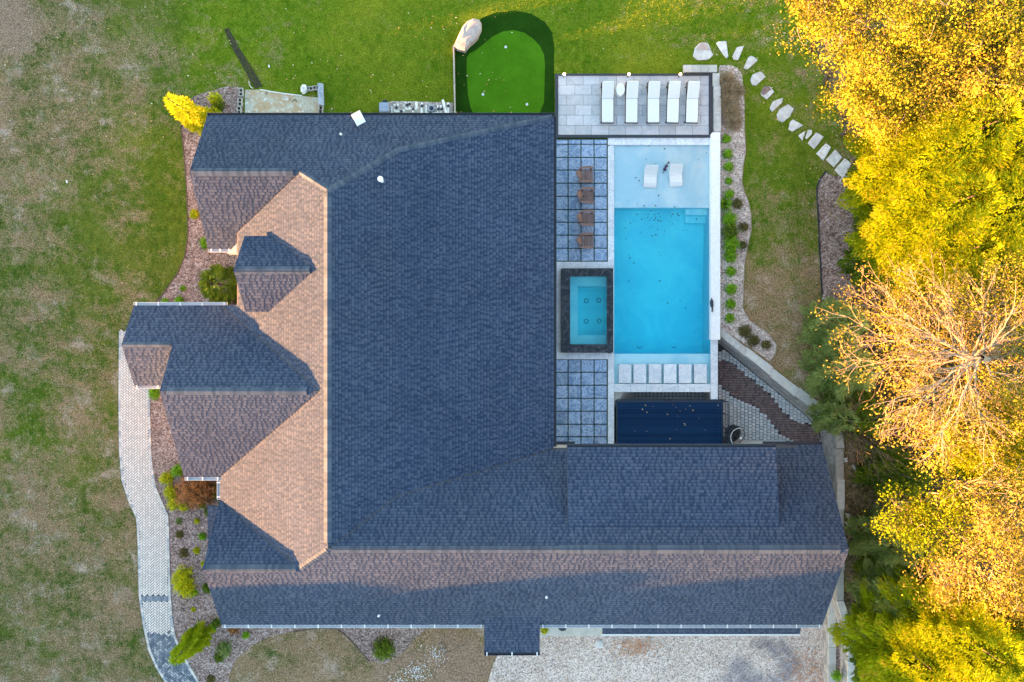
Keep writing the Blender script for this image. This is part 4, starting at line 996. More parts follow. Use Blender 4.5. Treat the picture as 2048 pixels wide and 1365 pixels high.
# concrete steps down under the deck corner
cs = empty('corner_steps', (5.5, -2.8, -1.5), 0, 'pale concrete steps going down at the corner between pool and dark deck', 'steps')
for k in range(5):
    z = -.15 - k * .27; a = k * .19
    o = MB().prism([(5.14, -2.56), (5.42 + a + .22, -2.56), (5.14 + a * .6, -3.3 - a * 0.4), (5.14, -3.3)], z - .27, z).build('step', M['concrete'])
    o.parent = cs; o.matrix_parent_inverse = Matrix.Translation((-5.5, 2.8, 1.5))
# spiral stair
cx, cy = X_(1467.5, -.2), Y_(871, -.2)
ss = empty('spiral_stair', (cx, cy, -1.5), 0, 'black spiral staircase with a curved pale handrail at the right end of the dark deck', 'spiral staircase')
n = 9
for k in range(n):
    a0_ = math.radians(200 - k * 33); a1_ = a0_ - math.radians(36); z = 1.5 + .05 - k * .165
    MB().prism([(.03 * math.cos(a0_), .03 * math.sin(a0_)), (.5 * math.cos(a0_), .5 * math.sin(a0_)), (.52 * math.cos((a0_ + a1_) / 2), .52 * math.sin((a0_ + a1_) / 2)), (.5 * math.cos(a1_), .5 * math.sin(a1_)), (.03 * math.cos(a1_), .03 * math.sin(a1_))], z - .04, z).build('tread', M['blackmetal'], ss)
    for f_ in (.25, .75):
        am = a0_ + (a1_ - a0_) * f_; MB().tube([(.49 * math.cos(am), .49 * math.sin(am), z), (.50 * math.cos(am), .50 * math.sin(am), z + .85)], .01, 5).build('baluster', M['blackmetal'], ss)
MB().tube([(0, 0, 0), (0, 0, 2.5)], .045, 12).build('centre_pole', M['blackmetal'], ss); MB().lathe((0, 0, 2.5), [(.05, 0), (.06, .04), (.02, .08)], 12).build('pole_cap', M['white'], ss)
MB().tube([(.50 * math.cos(math.radians(200 - t * 10)), .50 * math.sin(math.radians(200 - t * 10)), 2.42 - t * 10 / 33 * .165) for t in range(0, 29)], .016, 6).build('hand_rail', M['blackmetal'], ss)
MB().tube([(.46 * math.cos(math.radians(215 - t * 12)), .46 * math.sin(math.radians(215 - t * 12)), 2.5 - t * .02) for t in range(0, 13)], .02, 6).build('curved_rail', M['whitemetal'], ss)
MB().box((-.32, -.3, 1.52), (.5, .5, .05)).build('landing', M['blackmetal'], ss)

# ------------------------------------------------------------ front walk in herringbone
walk = empty('front_walk', (-18, -6, 0), 0, None, None, None, 'structure')
wi = Matrix.Translation((18, 6, 0))
WP = [W2(*p) for p in ([(300, 662)] + WR[0:] + WL[::-1])]
WRw = [W2(*p) for p in ([(300, 662)] + WR)]; WLw = [W2(*p) for p in WL]
ext = lambda L: L + [(L[-1][0] + (L[-1][0] - L[-2][0]) * 2, L[-1][1] + (L[-1][1] - L[-2][1]) * 2)]
WRw, WLw = ext(WRw), ext(WLw); WP = WRw + WLw[::-1]
o = sheet('walk_bed', WP, [], .6, None, .02, M['joint'], kind=None); o.parent = walk; o.matrix_parent_inverse = wi
bb = MB(); s = .098; ca, sa = math.cos(math.radians(45)), math.sin(math.radians(45)); bricks = []
for i in range(-150, 150):
    for j_ in range(-60, 60):
        # herringbone lattice: period (1,1) and (2,-2) in units of brick width
        u = i + 2 * j_; v = i - 2 * j_
        for (a, c, w, h) in ((u, v, 2, 1), (u, v - 3, 1, 2)):
            bricks.append((a, c, w, h))
seen = set(); cand = []
for a, c, w, h in bricks:
    if (a, c, w) in seen: continue
    seen.add((a, c, w)); mx, my = (a + w / 2) * s, (c + h / 2) * s
    X = mx * ca - my * sa - 18; Y = mx * sa + my * ca - 8
    cand.append((X, Y, w, h))
cc = np.array([(x, y) for x, y, w, h in cand]); ok = pip(cc[:, 0], cc[:, 1], WP)
def dist_edge(x, y):
    d = 9
    for L in (WRw, WLw):
        for p, q in zip(L, L[1:]):
            px_, py_ = q[0] - p[0], q[1] - p[1]; t = max(0, min(1, ((x - p[0]) * px_ + (y - p[1]) * py_) / (px_ * px_ + py_ * py_)))
            d = min(d, math.hypot(x - p[0] - t * px_, y - p[1] - t * py_))
    return d
for (x, y, w, h), k in zip(cand, ok):
    if not k or y < -18.5: continue
    de = dist_edge(x, y)
    if de < .07: continue
    py = 682.5 - y * 40
    if 1191 < py < 1203: continue
    if py > 1268 + rr.uniform(-4, 4): t = rr.choice((.05, .15, .25, .35, .5))
    else: t = rr.uniform(.70, .92)
    hz_ = .052 if py < 1197 else .04
    L_, W_ = (w * s - .026), (h * s - .026)
    bb.box((x, y, hz_ - .02 + rr.uniform(-.002, .002)), (L_, W_, .04), math.radians(45), t)
o = bb.build('herringbone_bricks', M['brick'], None, 'stuff'); o.parent = walk; o.matrix_parent_inverse = wi
bb = MB()
for L in (WRw, WLw):
    for p, q in zip(L, L[1:]):
        p, q = Vector(p), Vector(q); n = max(1, round((q - p).length / .2)); an = math.atan2((q - p).y, (q - p).x)
        sd_ = 1 if L is WLw else -1; nn = Vector((-(q - p).y, (q - p).x)).normalized() * sd_
        for k in range(n):
            c = p.lerp(q, (k + .5) / n) + nn * .055
            if c.y < -18.5: continue
            bb.box((c.x, c.y, .035), ((q - p).length / n - .012, .11, .05), an, rr.uniform(.42, .7))
x = X_(281)
while x < X_(342): bb.box((x, Y_(1197), .03), (.085, .26, .05), 0, rr.uniform(.1, .35)); x += .095
o = bb.build('border_bricks', M['brick'], None, 'stuff'); o.parent = walk; o.matrix_parent_inverse = wi
mk('lawn_edging', *(lambda b: (b.v, b.f))(MB().tube([W(*p, .03) for p in [(1489,262),(1492,301),(1486,335),(1484,365),(1489,385),(1497,403),(1502,428),(1503,460),(1495,495),(1489,530),(1487,580),(1486,617),(1499,641),(1538,668),(1553,690),(1552,707),(1540,722)]], .02, 6)), M['bark'], kind='structure')
mk('lawn_edging', *(lambda b: (b.v, b.f))(MB().tube([W(*p, .04) for p in [(1652,343),(1640,358),(1634,375),(1634,400),(1637,440),(1638,480),(1641,530),(1644,590)]], .035, 6)), M['blackmetal'], kind='structure')
mk('lawn_edging', *(lambda b: (b.v, b.f))(MB().tube([W(*p, .03) for p in [(362,232),(362,255),(366,290),(370,330),(374,400),(376,470),(370,512),(355,547),(330,582),(308,610)]], .03, 6)), M['barkdark'], kind='structure')
mk('lawn_edging', *(lambda b: (b.v, b.f))(MB().tube([G(*p, .03) for p in [(588,1264),(630,1257),(672,1257),(688,1268),(704,1283),(722,1303),(738,1322)]], .03, 6)), M['barkdark'], kind='structure')
# ------------------------------------------------------------ stepping stones
ST = [([(25,215),(40,150),(85,105),(140,110),(185,205),(150,240),(60,245)], 'largest brownish stepping stone at the left start of the stone path'),
 ([(208,110),(230,95),(290,95),(305,215),(290,232),(255,185)], 'pale wedge stepping stone, second from the start of the stone path'),
 ([(340,215),(375,145),(432,130),(385,245),(350,240)], 'narrow pale stepping stone leaning right, third from the start'),
 ([(430,310),(465,225),(490,208),(545,245),(460,320)], 'pale pointed stepping stone at the outer bend above the straw grasses'),
 ([(485,405),(500,365),(565,335),(605,380),(530,450),(497,445)], 'grey stepping stone right of the straw grasses, fifth from the start'),
 ([(567,510),(590,460),(640,455),(675,500),(615,560),(575,530)], 'stepping stone half purple-brown and half pale'),
 ([(640,630),(665,575),(745,548),(735,590),(660,660)], 'small triangular grey stepping stone below the purple-brown one'),
 ([(697,680),(720,640),(785,600),(828,635),(805,695),(740,745),(705,725)], 'broad rounded pale stepping stone in the middle of the stone path'),
 ([(790,800),(800,745),(825,720),(905,770),(820,820)], 'triangular pale stepping stone below the broad rounded one'),
 ([(868,850),(925,812),(900,890)], 'tiny triangular stepping stone, left one of the close pair'),
 ([(925,870),(945,805),(975,805),(975,840),(935,880)], 'small stepping stone, right one of the close pair'),
 ([(945,910),(1010,825),(1070,860),(995,960)], 'rectangular white stepping stone just after the close pair'),
 ([(1012,995),(1090,912),(1130,945),(1070,1048)], 'rectangular white stepping stone, third from the cinder block end'),
 ([(1090,1045),(1165,965),(1220,1025),(1155,1103)], 'rectangular white stepping stone partly under green twigs, second from the cinder block end'),
 ([(1158,1130),(1240,1035),(1295,1075),(1220,1185)], 'last rectangular white stepping stone beside the cinder blocks')]
M['flagbrown'] = simple('brown_flagstone', (.16, .10, .10), (.24, .17, .16), 5, .85, .3)
for i, (poly, lab) in enumerate(ST):
    P = [W2(1380 + x / 4.015, 60 + y / 4.015) for x, y in poly]; cxy = Vector((sum(p[0] for p in P) / len(P), sum(p[1] for p in P) / len(P)))
    Q = []
    for a, b in zip(P, P[1:] + P[:1]):
        a, b = Vector(a), Vector(b); 
        for t in (0, .33, .66):
            q = a.lerp(b, t) - cxy; q *= 1 + (0 if t == 0 else .02) + rr.uniform(-.035, .035); Q.append(q)
    n = len(Q); vs = [(q.x, q.y, -.04) for q in Q] + [(q.x, q.y, .035) for q in Q] + [(q.x * .93, q.y * .93, .05) for q in Q]
    fs = [(k, (k + 1) % n, n + (k + 1) % n, n + k) for k in range(n)] + [(n + k, n + (k + 1) % n, 2 * n + (k + 1) % n, 2 * n + k) for k in range(n)] + [tuple(range(2 * n, 3 * n))]
    b = MB(); b.add(vs, fs, rr.uniform(.3, 1)); o = b.build('stepping_stone', M['flag']); o.location = (cxy.x, cxy.y, .005); tag(o, lab, 'stepping stone', 'stepping stones curving across the right lawn')
    if b.v and sum(p.normal.z for p in o.data.polygons[-1:]) < 0: o.data.flip_normals()
    if i == 5:
        mk('brown_crust', [(q.x * .86 - .03, q.y * .86 + .03, .056) for q in Q if q.x - q.y * 1.1 < .22], [tuple(range(sum(1 for q in Q if q.x - q.y * 1.1 < .22)))], M['flagbrown'], o)
    if i == 0:
        mk('brown_crust', [(q.x * .8, q.y * .8 + .05, .056) for q in Q if q.y > -.02], [tuple(range(sum(1 for q in Q if q.y > -.02)))], M['boulder'], o)

# boulder and edging board by the putting green
P = [(906,92),(915,72),(925,52),(935,40),(948,35),(958,37),(963,45),(962,58),(955,75),(947,83),(940,88),(929,101),(915,98)]
cxy = Vector((X_(935), Y_(68))); Q = [Vector(W2(*p)) - cxy for p in P]; n = len(Q); vs = []
for k_, (sc_, z) in enumerate(((1.0, -.1), (1.0, .18), (.93, .36), (.75, .44), (.4, .47))):
    vs += [(q.x * sc_ * (1 + rr.uniform(-.02, .02)), q.y * sc_, z + rr.uniform(-.03, .03)) for q in Q]
fs = [(r_ * n + k, r_ * n + (k + 1) % n, (r_ + 1) * n + (k + 1) % n, (r_ + 1) * n + k) for r_ in range(4) for k in range(n)] + [tuple(range(4 * n, 5 * n))]
o = mk('boulder', vs, [f[::-1] for f in fs], M['boulder']); o.location = (cxy.x * .99, cxy.y * .99, 0); tag(o, 'large flat pinkish boulder at the corner of the putting green fringe', 'boulder')
M['timber'] = simple('weathered_board', (.36, .32, .28), (.48, .43, .38), 8, .8, .2)
a, b_ = W(911, 96), W(907.5, 236)
o = MB().box(((a.x + b_.x) / 2, (a.y + b_.y) / 2, .14), (.06, (a - b_).length, .36), .02).build('edging_board', M['timber']); tag(o, 'long thin weathered board edging the left side of the putting green', 'edging board')
for (px, py), lab in zip(((1011.5, 95), (966, 189.5), (1054, 209.5)), ('white golf hole cup near the top of the putting green', 'white golf hole cup at the lower left of the putting green', 'white golf hole cup at the lower right of the putting green')):
    o = empty('golf_cup', (X_(px), Y_(py), .024), 0, lab, 'golf cup', 'cups on the putting green')
    MB().lathe((0, 0, 0), [(.062, 0), (.062, .012), (.055, .014)], 16).build('rim', M['white'], o); MB().lathe((0, 0, .001), [(.035, .0), (.035, .016)], 12).build('cup_hole', M['cinder'], o)

# cinder blocks
def cinder(loc, rz, lab, z=0):
    r = empty('cinder_block', (loc[0], loc[1], z), rz, lab, 'cinder block', 'cinder blocks lying about the yard')
    b = MB(); b.box((0, .085, .10), (.40, .032, .20)); b.box((0, -.085, .10), (.40, .032, .20))
    for x in (-.184, 0, .184): b.box((x, 0, .0995), (.032, .138, .199))
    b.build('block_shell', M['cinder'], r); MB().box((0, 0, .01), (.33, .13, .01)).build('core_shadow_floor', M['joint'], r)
for px, py, rz, lab in ((484, 187, 1.57, 'cinder block at the top of the row left of the soil pit'), (482, 206.5, 1.57, 'cinder block in the middle of the row left of the soil pit'), (480.3, 223, 1.57, 'cinder block nearest the roof in the row left of the soil pit'),
        (620, 179.5, .0, 'cinder block beside the white bag above the soil pit'), (634, 178, .05, 'cinder block next to the tarp corner above the soil pit'), (643.5, 214, 1.57, 'cinder block below the grey-blue tarp'), (642.5, 229, 1.57, 'cinder block at the roof edge right of the soil pit'),
        (1693, 348, .95, 'cinder block nearer the trees by the last stepping stone'), (1684.5, 361, .95, 'cinder block by the mulch below the last stepping stone')):
    cinder((X_(px), Y_(py)), rz, lab)
M['tarp'] = simple('grey_blue_tarp', (.22, .27, .38), (.40, .44, .52), 5, .6, .5)
tp = empty('tarp_roll', (X_(643), Y_(192), 0), 0, 'grey-blue folded tarp draped over the blocks right of the soil pit', 'tarp')
vs = []; fs = []; nx, ny = 5, 14
for j in range(ny):
    for i in range(nx):
        e = abs(i - 2) / 2; x = (i - 2) * .075 + (j - 7) * .004; y = .55 - j * .083
        vs.append((x, y, .30 - e * e * .16 + rr.uniform(-.02, .02)))
for j in range(ny - 1):
    for i in range(nx - 1): fs.append((j * nx + i, (j + 1) * nx + i, (j + 1) * nx + i + 1, j * nx + i + 1))
mk('cover_sheet', vs, fs, M['tarp'], tp); MB().tube([(-.0, .55, .12), (.02, -.5, .12)], .13, 10).build('roll_core', M['tarp'], tp)
bg_ = empty('white_bag', (X_(609), Y_(180), 0), 0, 'crumpled white plastic bag on the edge of the soil pit', 'bag')
vs = []; n1, n2 = 12, 7
for j in range(n2):
    ph = j / (n2 - 1) * math.pi / 2
    for i in range(n1):
        th = i / n1 * 6.283; r = .21 * math.cos(ph) ** .6 * (1 + rr.uniform(-.15, .15)); vs.append((r * math.cos(th) * .85, r * math.sin(th) * 1.1, .30 * math.sin(ph) + rr.uniform(-.02, .02)))
fs = [(j * n1 + i, j * n1 + (i + 1) % n1, (j + 1) * n1 + (i + 1) % n1, (j + 1) * n1 + i) for j in range(n2 - 1) for i in range(n1)]
mk('bag_body', vs, fs, M['cushion'], bg_); MB().tube([(0, 0, .27), (.03, .05, .37), (.0, .09, .40)], .03, 6, .015).build('knotted_neck', M['cushion'], bg_)
o = MB().tube([W(520.5, 179.5, .1), W(545, 184, .1), W(575, 188.5, .08), W(604, 191.8, .06)], .025, 8).build('thin_pipe', M['pvc']); tag(o, 'thin white pipe lying across the top edge of the soil pit', 'pipe')
o = MB().tube([W(497.5, 163, .05), W(499, 170, .05), W(502, 175, .05), W(506, 177, .05)], .022, 6).build('stick', M['flag']); tag(o, 'pale bent stick beside the lower end of the trench', 'stick')
for px, py, lab in ((538.5, 133.5, 'small white scrap lying on the upper lawn right of the trench'), (134.5, 364, 'tiny white scrap on the patchy left lawn')):
    o = MB().box((X_(px), Y_(py), .04), (.06, .13, .03), .2).build('white_scrap', M['white']); tag(o, lab, 'litter')
# pool equipment at the north eave
pm = empty('pump_housing', (X_(771), Y_(220), 0), 0, 'grey pool pump cabinet with black cap at the left end of the pipework', 'pool pump')
M['pump'] = simple('blue_grey_plastic', (.24, .29, .40), (.30, .35, .46), 6, .5)
MB().box((0, -.02, .3), (.46, .46, .5)).build('cabinet', M['pump'], pm, bevel=.03); MB().box((.02, .30, .25), (.22, .20, .28)).build('motor_cap', M['blackmetal'], pm, bevel=.03); MB().box((-.255, -.08, .3), (.02, .2, .4)).build('side_vent', M['blackmetal'], pm)
pf = empty('pool_pipework', (X_(840), Y_(215), 0), 0, 'white pool pipes with black valves along the north eave', 'pool pipework')
def Z(x, y, z=.28):
    v = W(740 + x / 11.38, 190 + y / 11.38, z); return (v.x - X_(840), v.y - Y_(215), z)
pipes = [([(495,250),(495,440)], .03), ([(560,330),(560,375),(670,380)], .05), ([(765,340),(770,380)], .06), ([(560,215),(560,250)], .05), ([(635,215),(635,250)], .05), ([(775,220),(775,260)], .04),
 ([(818,170),(818,200)], .055), ([(897,165),(897,210)], .065), ([(815,290),(820,325),(960,325)], .055), ([(898,280),(898,320)], .05), ([(1055,160),(1058,320),(1020,322)], .06), ([(978,360),(978,405)], .05),
 ([(1182,180),(1182,230)], .055), ([(1175,290),(1180,430)], .05), ([(1278,240),(1280,415),(1350,420)], .045), ([(1410,420),(1620,418),(1620,380)], .045), ([(1545,375),(1548,415)], .04), ([(1543,235),(1543,300)], .045), ([(1613,235),(1613,300)], .045),
 ([(1655,120),(1735,425)], .07), ([(1782,180),(1782,230)], .06), ([(1778,290),(1778,430)], .045)]
for pts, r in pipes: MB().tube([Z(*p) for p in pts], r * .95, 10).build('pipe', M['pvc'], pf)
for x, y in ((600,300),(710,380),(845,240),(898,210),(980,325),(1186,255),(1375,415),(1560,325),(1630,325),(1782,250)):
    q = Z(x, y, .33); MB().box(q, (.12, .09, .12), rr.uniform(0, 1.5)).build('valve', M['blackmetal'], pf)
q = Z(1405, 325, .2); MB().lathe((q[0], q[1], 0), [(.17, 0), (.17, .32), (.13, .36)], 20).build('filter_body', M['pump'], pf); MB().lathe((q[0], q[1], .36), [(.11, 0), (.10, .02), (.07, .03)], 20).build('filter_lid', M['blackmetal'], pf)
# small things
o = MB().lathe((X_(1125, -1.2), Y_(1253, -1.2), -1.46), [(.18, 0), (.24, .3), (.22, .31)], 20).build('planter_pot', M['blackmetal']); tag(o, 'dark round pot half hidden below the white gutter on the concrete apron', 'pot')
hs = empty('garden_hose', G(885, 1292)[:], 0, 'thin dark hose coiled on the dry grass below the gutter', 'hose')
pts = [Vector((.20 * math.cos(t * .5), .16 * math.sin(t * .5), .04)) for t in range(0, 14)] + [Vector((.05, -.28, .04)), Vector((.25, -.32, .04)), Vector((.55, -.2, .04)), Vector((.8, .0, .04)), Vector((1.15, .06, .04))]
M['hose'] = simple('faded_hose', (.07, .06, .05), (.10, .09, .07), 6, .7)
MB().tube(pts, .014, 6).build('hose_coil', M['hose'], hs)
for px, py, pl_, lab in ((1694, 1031, [(-.13, .13), (.13, .07), (.04, -.2)], 'upper of two pale triangular slabs by the house end'), (1693, 1047, [(-.17, .10), (.13, .10), (.11, -.2)], 'lower of two pale triangular slabs by the house end')):
    o = MB().prism(pl_, 0, .06).build('triangular_slab', M['capstone']); o.location = (X_(px), Y_(py), .05); tag(o, lab, 'stone slab', 'pale triangular slabs by the house end')
o = MB().box((0, 0, .05), (.16, .2, .1), .3).build('white_rubble', M['cushion'], bevel=.03); o.location = (X_(1691), Y_(920), .02); tag(o, 'white lump of rubble behind the retaining wall cap', 'rubble')
o = MB().box((0, 0, .04), (.1, .4, .06), .5).build('board_offcut', M['flag']); o.location = (X_(1708), Y_(937), .02); tag(o, 'pale board offcut in the brush behind the retaining wall', 'board')
o = MB().lathe((0, 0, 0), [(.2, 0), (.24, .05), (.15, .10), (.02, .11)], 9).build('pale_rock', M['flag']); o.location = G(1698, 1286, .02) if False else G(1198, 1287, .02); tag(o, 'pale cream rock on the gravel below the left end of the lower roof', 'rock')

# ------------------------------------------------------------ plants
def leafcloud(name, C_, N_, size, m, parent=None, tint=None, asp=.5, kind=None, spread=.9):
    """quads at C_, facing roughly N_"""
    n = len(C_); N_ = N_ + RS.normal(0, spread, (n, 3)); N_ /= np.linalg.norm(N_, axis=1)[:, None] + 1e-9
    r = RS.normal(0, 1, (n, 3)); u = np.cross(N_, r); u /= np.linalg.norm(u, axis=1)[:, None] + 1e-9; v = np.cross(N_, u)
    s = size * RS.uniform(.6, 1.3, n)[:, None]
    V = np.empty((n, 4, 3)); V[:, 0] = C_ - u * s * .5; V[:, 1] = C_ - v * s * asp * .5; V[:, 2] = C_ + u * s * .5; V[:, 3] = C_ + v * s * asp * .5
    if tint is None: tint = RS.uniform(0, 1, n)
    return mkq(name, V.reshape(-1, 3), 4, m, parent, kind, np.clip(tint, 0, 1))
def blades(name, base, dirs, length, width, m, parent=None, tint=None, bend=.35):
    """thin curved blades as two quads each"""
    n = len(base); d = dirs / (np.linalg.norm(dirs, axis=1)[:, None] + 1e-9); L = (length * RS.uniform(.6, 1.2, n))[:, None]
    side = np.cross(d, np.array([0, 0, 1.0])); side /= np.linalg.norm(side, axis=1)[:, None] + 1e-6; w = width * RS.uniform(.7, 1.3, n)[:, None] * .5
    mid = base + d * L * .55; out = d.copy(); out[:, 2] -= bend; tip = mid + out * L * .45
    V = np.empty((n, 8, 3)); V[:, 0] = base - side * w; V[:, 1] = base + side * w; V[:, 2] = mid + side * w; V[:, 3] = mid - side * w
    V[:, 4] = mid - side * w; V[:, 5] = mid + side * w; V[:, 6] = tip + side * w * .15; V[:, 7] = tip - side * w * .15
    if tint is None: tint = RS.uniform(0, 1, n)
    return mkq(name, V.reshape(-1, 3), 4, m, parent, None, np.repeat(np.clip(tint, 0, 1), 2))
def ball(n, shell=.35):
    v = RS.normal(0, 1, (n, 3)); v /= np.linalg.norm(v, axis=1)[:, None]; v[:, 2] = np.abs(v[:, 2]) * .95 + v[:, 2] * .05
    return v, v * (1 - shell * RS.uniform(0, 1, (n, 1)) ** 1.5)
def stems(parent, r, h, m='barkdark', n=5):
    b = MB()
    for k in range(n):
        a = k * 6.28 / n + .3; b.tube([(0, 0, 0), (math.cos(a) * r * .25, math.sin(a) * r * .25, h * .5), (math.cos(a) * r * .55, math.sin(a) * r * .55, h * .8)], .015, 5, .006)
    b.build('stems', M[m], parent)
def shrub(px, py, rpx, kind, lab, h=None, name='shrub', rx=1.0, ry=1.0, group=None, z=None, cat=None):
    r = rpx / 40.0; h = h or r * 1.5
    g = G(px, py) if z is None else W(px, py, z)
    # the crown's middle should sit where the photo shows it: shift the base toward the nadir
    k = (HC - h * .6 - g.z) / (HC - g.z); loc = (g.x * k, g.y * k, g.z)
    e = empty(name, loc, 0, lab, cat or 'shrub', group)
    stems(e, r, h)
    S = np.array([r * rx, r * ry, h])
    if kind in ('bright', 'green', 'gold', 'olive', 'greygreen', 'rust', 'brush'):
        n = int(np.clip(900 * (r / .3) ** 1.7 * (rx * ry) ** .7, 260, 9000)); d, p = ball(n, .6)
        lump = 1 + .20 * np.sin(d[:, 0] * 7 + px) * np.cos(d[:, 1] * 6 + py) + .14 * np.sin(d[:, 0] * 15 + d[:, 1] * 13)
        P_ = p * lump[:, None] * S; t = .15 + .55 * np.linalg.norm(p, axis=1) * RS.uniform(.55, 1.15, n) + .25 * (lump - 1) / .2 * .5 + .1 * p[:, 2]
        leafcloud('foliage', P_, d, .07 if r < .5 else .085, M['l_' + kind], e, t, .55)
    elif kind == 'spiky':
        n = int(220 * (r / .3) ** 1.2); th = RS.uniform(0, 6.28, n); el = RS.uniform(.25, 1.35, n)
        d = np.column_stack([np.cos(th) * np.cos(el), np.sin(th) * np.cos(el), np.sin(el)])
        blades('foliage', np.column_stack([d[:, 0] * .04, d[:, 1] * .04, np.full(n, .02)]), d, r * 1.25, .03, M['l_bright'], e)
    elif kind == 'straw':
        n = int(700 * (r / .4) ** 1.3); th = RS.uniform(0, 6.28, n); el = RS.uniform(.15, 1.4, n)
        d = np.column_stack([np.cos(th) * np.cos(el), np.sin(th) * np.cos(el), np.sin(el)])
        b0 = np.column_stack([RS.normal(0, .08, n), RS.normal(0, .08, n), np.zeros(n)])
        blades('foliage', b0, d, r * 1.35, .018, M['l_straw'], e, None, .6)
    return e
GE = 'round green shrubs in the pebble bed beside the pool'
for px, py, r, k, lab in ((1454.5,277,9.5,'bright','bright green ball shrub at the top of the pebble bed row, below the straw grasses'),(1456.5,307,10.5,'bright','bright green ball shrub second from the top of the pebble bed row'),
    (1458,333,10.5,'bright','bright green ball shrub third from the top of the pebble bed row'),(1458.5,362,8,'bright','smallest bright green ball shrub in the pebble bed, level with the white pool loungers'),
    (1460,388,10.5,'bright','bright green ball shrub just above the spiky green tuft'),(1463.5,543,11,'bright','bright green ball shrub first below the long hedge clump'),
    (1463.5,578.5,12,'bright','bright green ball shrub second below the long hedge clump'),(1462.5,608,11,'bright','bright green ball shrub third below the long hedge clump'),(1460.5,636.5,10,'bright','last bright green ball shrub at the bottom of the pebble bed row')):
    shrub(px, py, r, k, lab, group=GE)
shrub(1452,408,13,'spiky','spiky green tuft hanging over the white pool wall',name='grass_tuft',cat='ornamental grass')
for px, py, r, k, lab in ((1461,438,15,'bright','top part of the long yellow-green hedge clump in the pebble bed'),(1463,462,17,'green','second shrub of the long hedge clump in the pebble bed'),(1465,487,17,'gold','third, most yellow shrub of the long hedge clump in the pebble bed'),(1462,512,13,'bright','bottom shrub of the long hedge clump in the pebble bed')):
    shrub(px, py, r, k if k != 'gold' else 'bright', lab, ry=1.15, group='touching shrubs of the long hedge clump')
for px, py, r, lab in ((1476,407,11,'reddish olive low shrub right of the spiky tuft'),(1488,454,10,'faded olive shrub by the lawn edge beside the hedge clump'),(1487,490,9,'lower faded brown shrub by the lawn edge beside the hedge clump'),(1491,664,14,'olive shrub in the lower end of the pebble bed, left of two'),(1508,682,13,'green-brown shrub in the lower end of the pebble bed, right of two'),(1533,690,10,'sparse brown shrub at the tip of the pebble bed')):
    shrub(px, py, r, 'olive', lab, h=.3)
for px, py, r, lab in ((1456,158,17,'straw coloured grass clump at the top of the pebble bed'),(1461,178,19,'straw coloured grass clump second from the top beside the patio wall'),(1460,200,19,'straw coloured grass clump in the middle beside the patio wall'),(1464,222,18,'straw coloured grass clump second from the bottom beside the patio wall'),(1469,243,16,'straw coloured grass clump at the bottom above the green balls'),(1476,178,14,'thin straw grass clump on the lawn side of the pebble bed')):
    shrub(px, py, r, 'straw', lab, name='ornamental_grass', cat='ornamental grass', group='straw grasses beside the patio wall')
# front beds
shrub(427,196,14,'gold','upper yellow-green shrub left of the purple mulch',h=.7); shrub(434,208,12,'green','darker green shrub between the two yellow-green ones',h=.5); shrub(427,224,14,'gold','lower yellow-green shrub touching the north roof edge',h=.6)
shrub(387,428,10,'gold','small yellow shrub at the roof edge of the left bed',h=.3); shrub(407,486,9,'bright','green shrub under the corner of the upper left gable',h=.5,ry=1.5)
shrub(365,577,6,'bright','tiny bright shrub alone in the mulch above the entry roof',h=.2); shrub(329,604,8,'bright','left small bright shrub above the entry gutter',h=.3); shrub(357,601,9,'bright','right small bright shrub above the entry gutter',h=.3)
shrub(306,786,13,'bright','bright green shrub below the entry porch gutter',h=.6,rx=.8,ry=1.2)
shrub(472,592,16,'olive','dark brown-green shrub beside the dormer wall',h=.5); 
for px, py, r, lab in ((330,958,14,'yellow shrub at the top left of the rust maple'),(338,985,14,'yellow shrub directly left of the rust maple'),(346,1008,15,'yellow shrub at the lower left of the rust maple'),(366,1016,9,'small yellow shrub below the rust maple')):
    shrub(px, py, r, 'gold', lab, h=.6, group='yellow shrubs round the rust maple')
shrub(353,943,13,'bright','green-yellow shrub above the rust maple at the gable corner',h=.7)
shrub(432,985,12,'green','dark green shrub by the short white gutter',h=.4,ry=1.6); shrub(418,1025,10,'green','dark green shrub above the tan awning roof',h=.4,rx=1.2); shrub(402,1011,7,'bright','small light green tuft between the maple and the dark shrub',h=.3)
for px, py, r, k, lab in ((358,1070,9,'olive','brown-olive shrub beside the walk, upper of two'),(366,1107,10,'olive','olive shrub beside the walk, lower of two'),(404,1074,8,'bright','bright green ball shrub near the left roof edge in the lower bed'),(392,1102,7,'gold','small yellow shrub below the bright green ball'),
    (406,1128,6,'gold','small yellow shrub touching the lower left gable tip'),(413,1178,11,'green','dark green shrub under the lower left roof edge'),(386,1220,5,'gold','tiny yellow tuft in the lower mulch bed'),(432,1247,10,'green','leafy green plant below the roof corner'),(424,1258,9,'bright','pale green plant beside the roof corner'),
    (393,1255,6,'green','small dark plant in the lower mulch bed'),(378,1272,9,'greygreen','thin green plant above the leaning conifer'),(396,1278,12,'greygreen','loose green plant behind the leaning conifer'),(446,1300,16,'greygreen','low straggly green plant right of the leaning conifer'),(436,1318,10,'green','small straggly plant below the straggly one'),(491,1272,7.5,'bright','bright green ball shrub alone under the long white gutter'),
    (466,1258,13,'rust','low reddish plant below the gutter corner'),(1089,1262,9,'gold','small yellow-green plant beside the side entry roof'),(421,1360,9,'olive','faint olive tuft at the bottom of the mulch bed'),(393,1043,6,'gold','faint yellow sprig in the mulch below the maple'),(357,1043,7,'greygreen','faint grey-green tuft beside the walk bend')):
    shrub(px, py, r, k, lab, h=r / 40 * (1.1 if k != 'greygreen' else .8))
shrub(361,1164,20,'gold','large yellow shrub spilling over the walk',h=.9,ry=1.35); shrub(372,1184,16,'gold','lower lobe of yellow shrub below the large yellow one',h=.7); shrub(388,1187,7,'bright','small green sprout right of the large yellow shrub',h=.3)
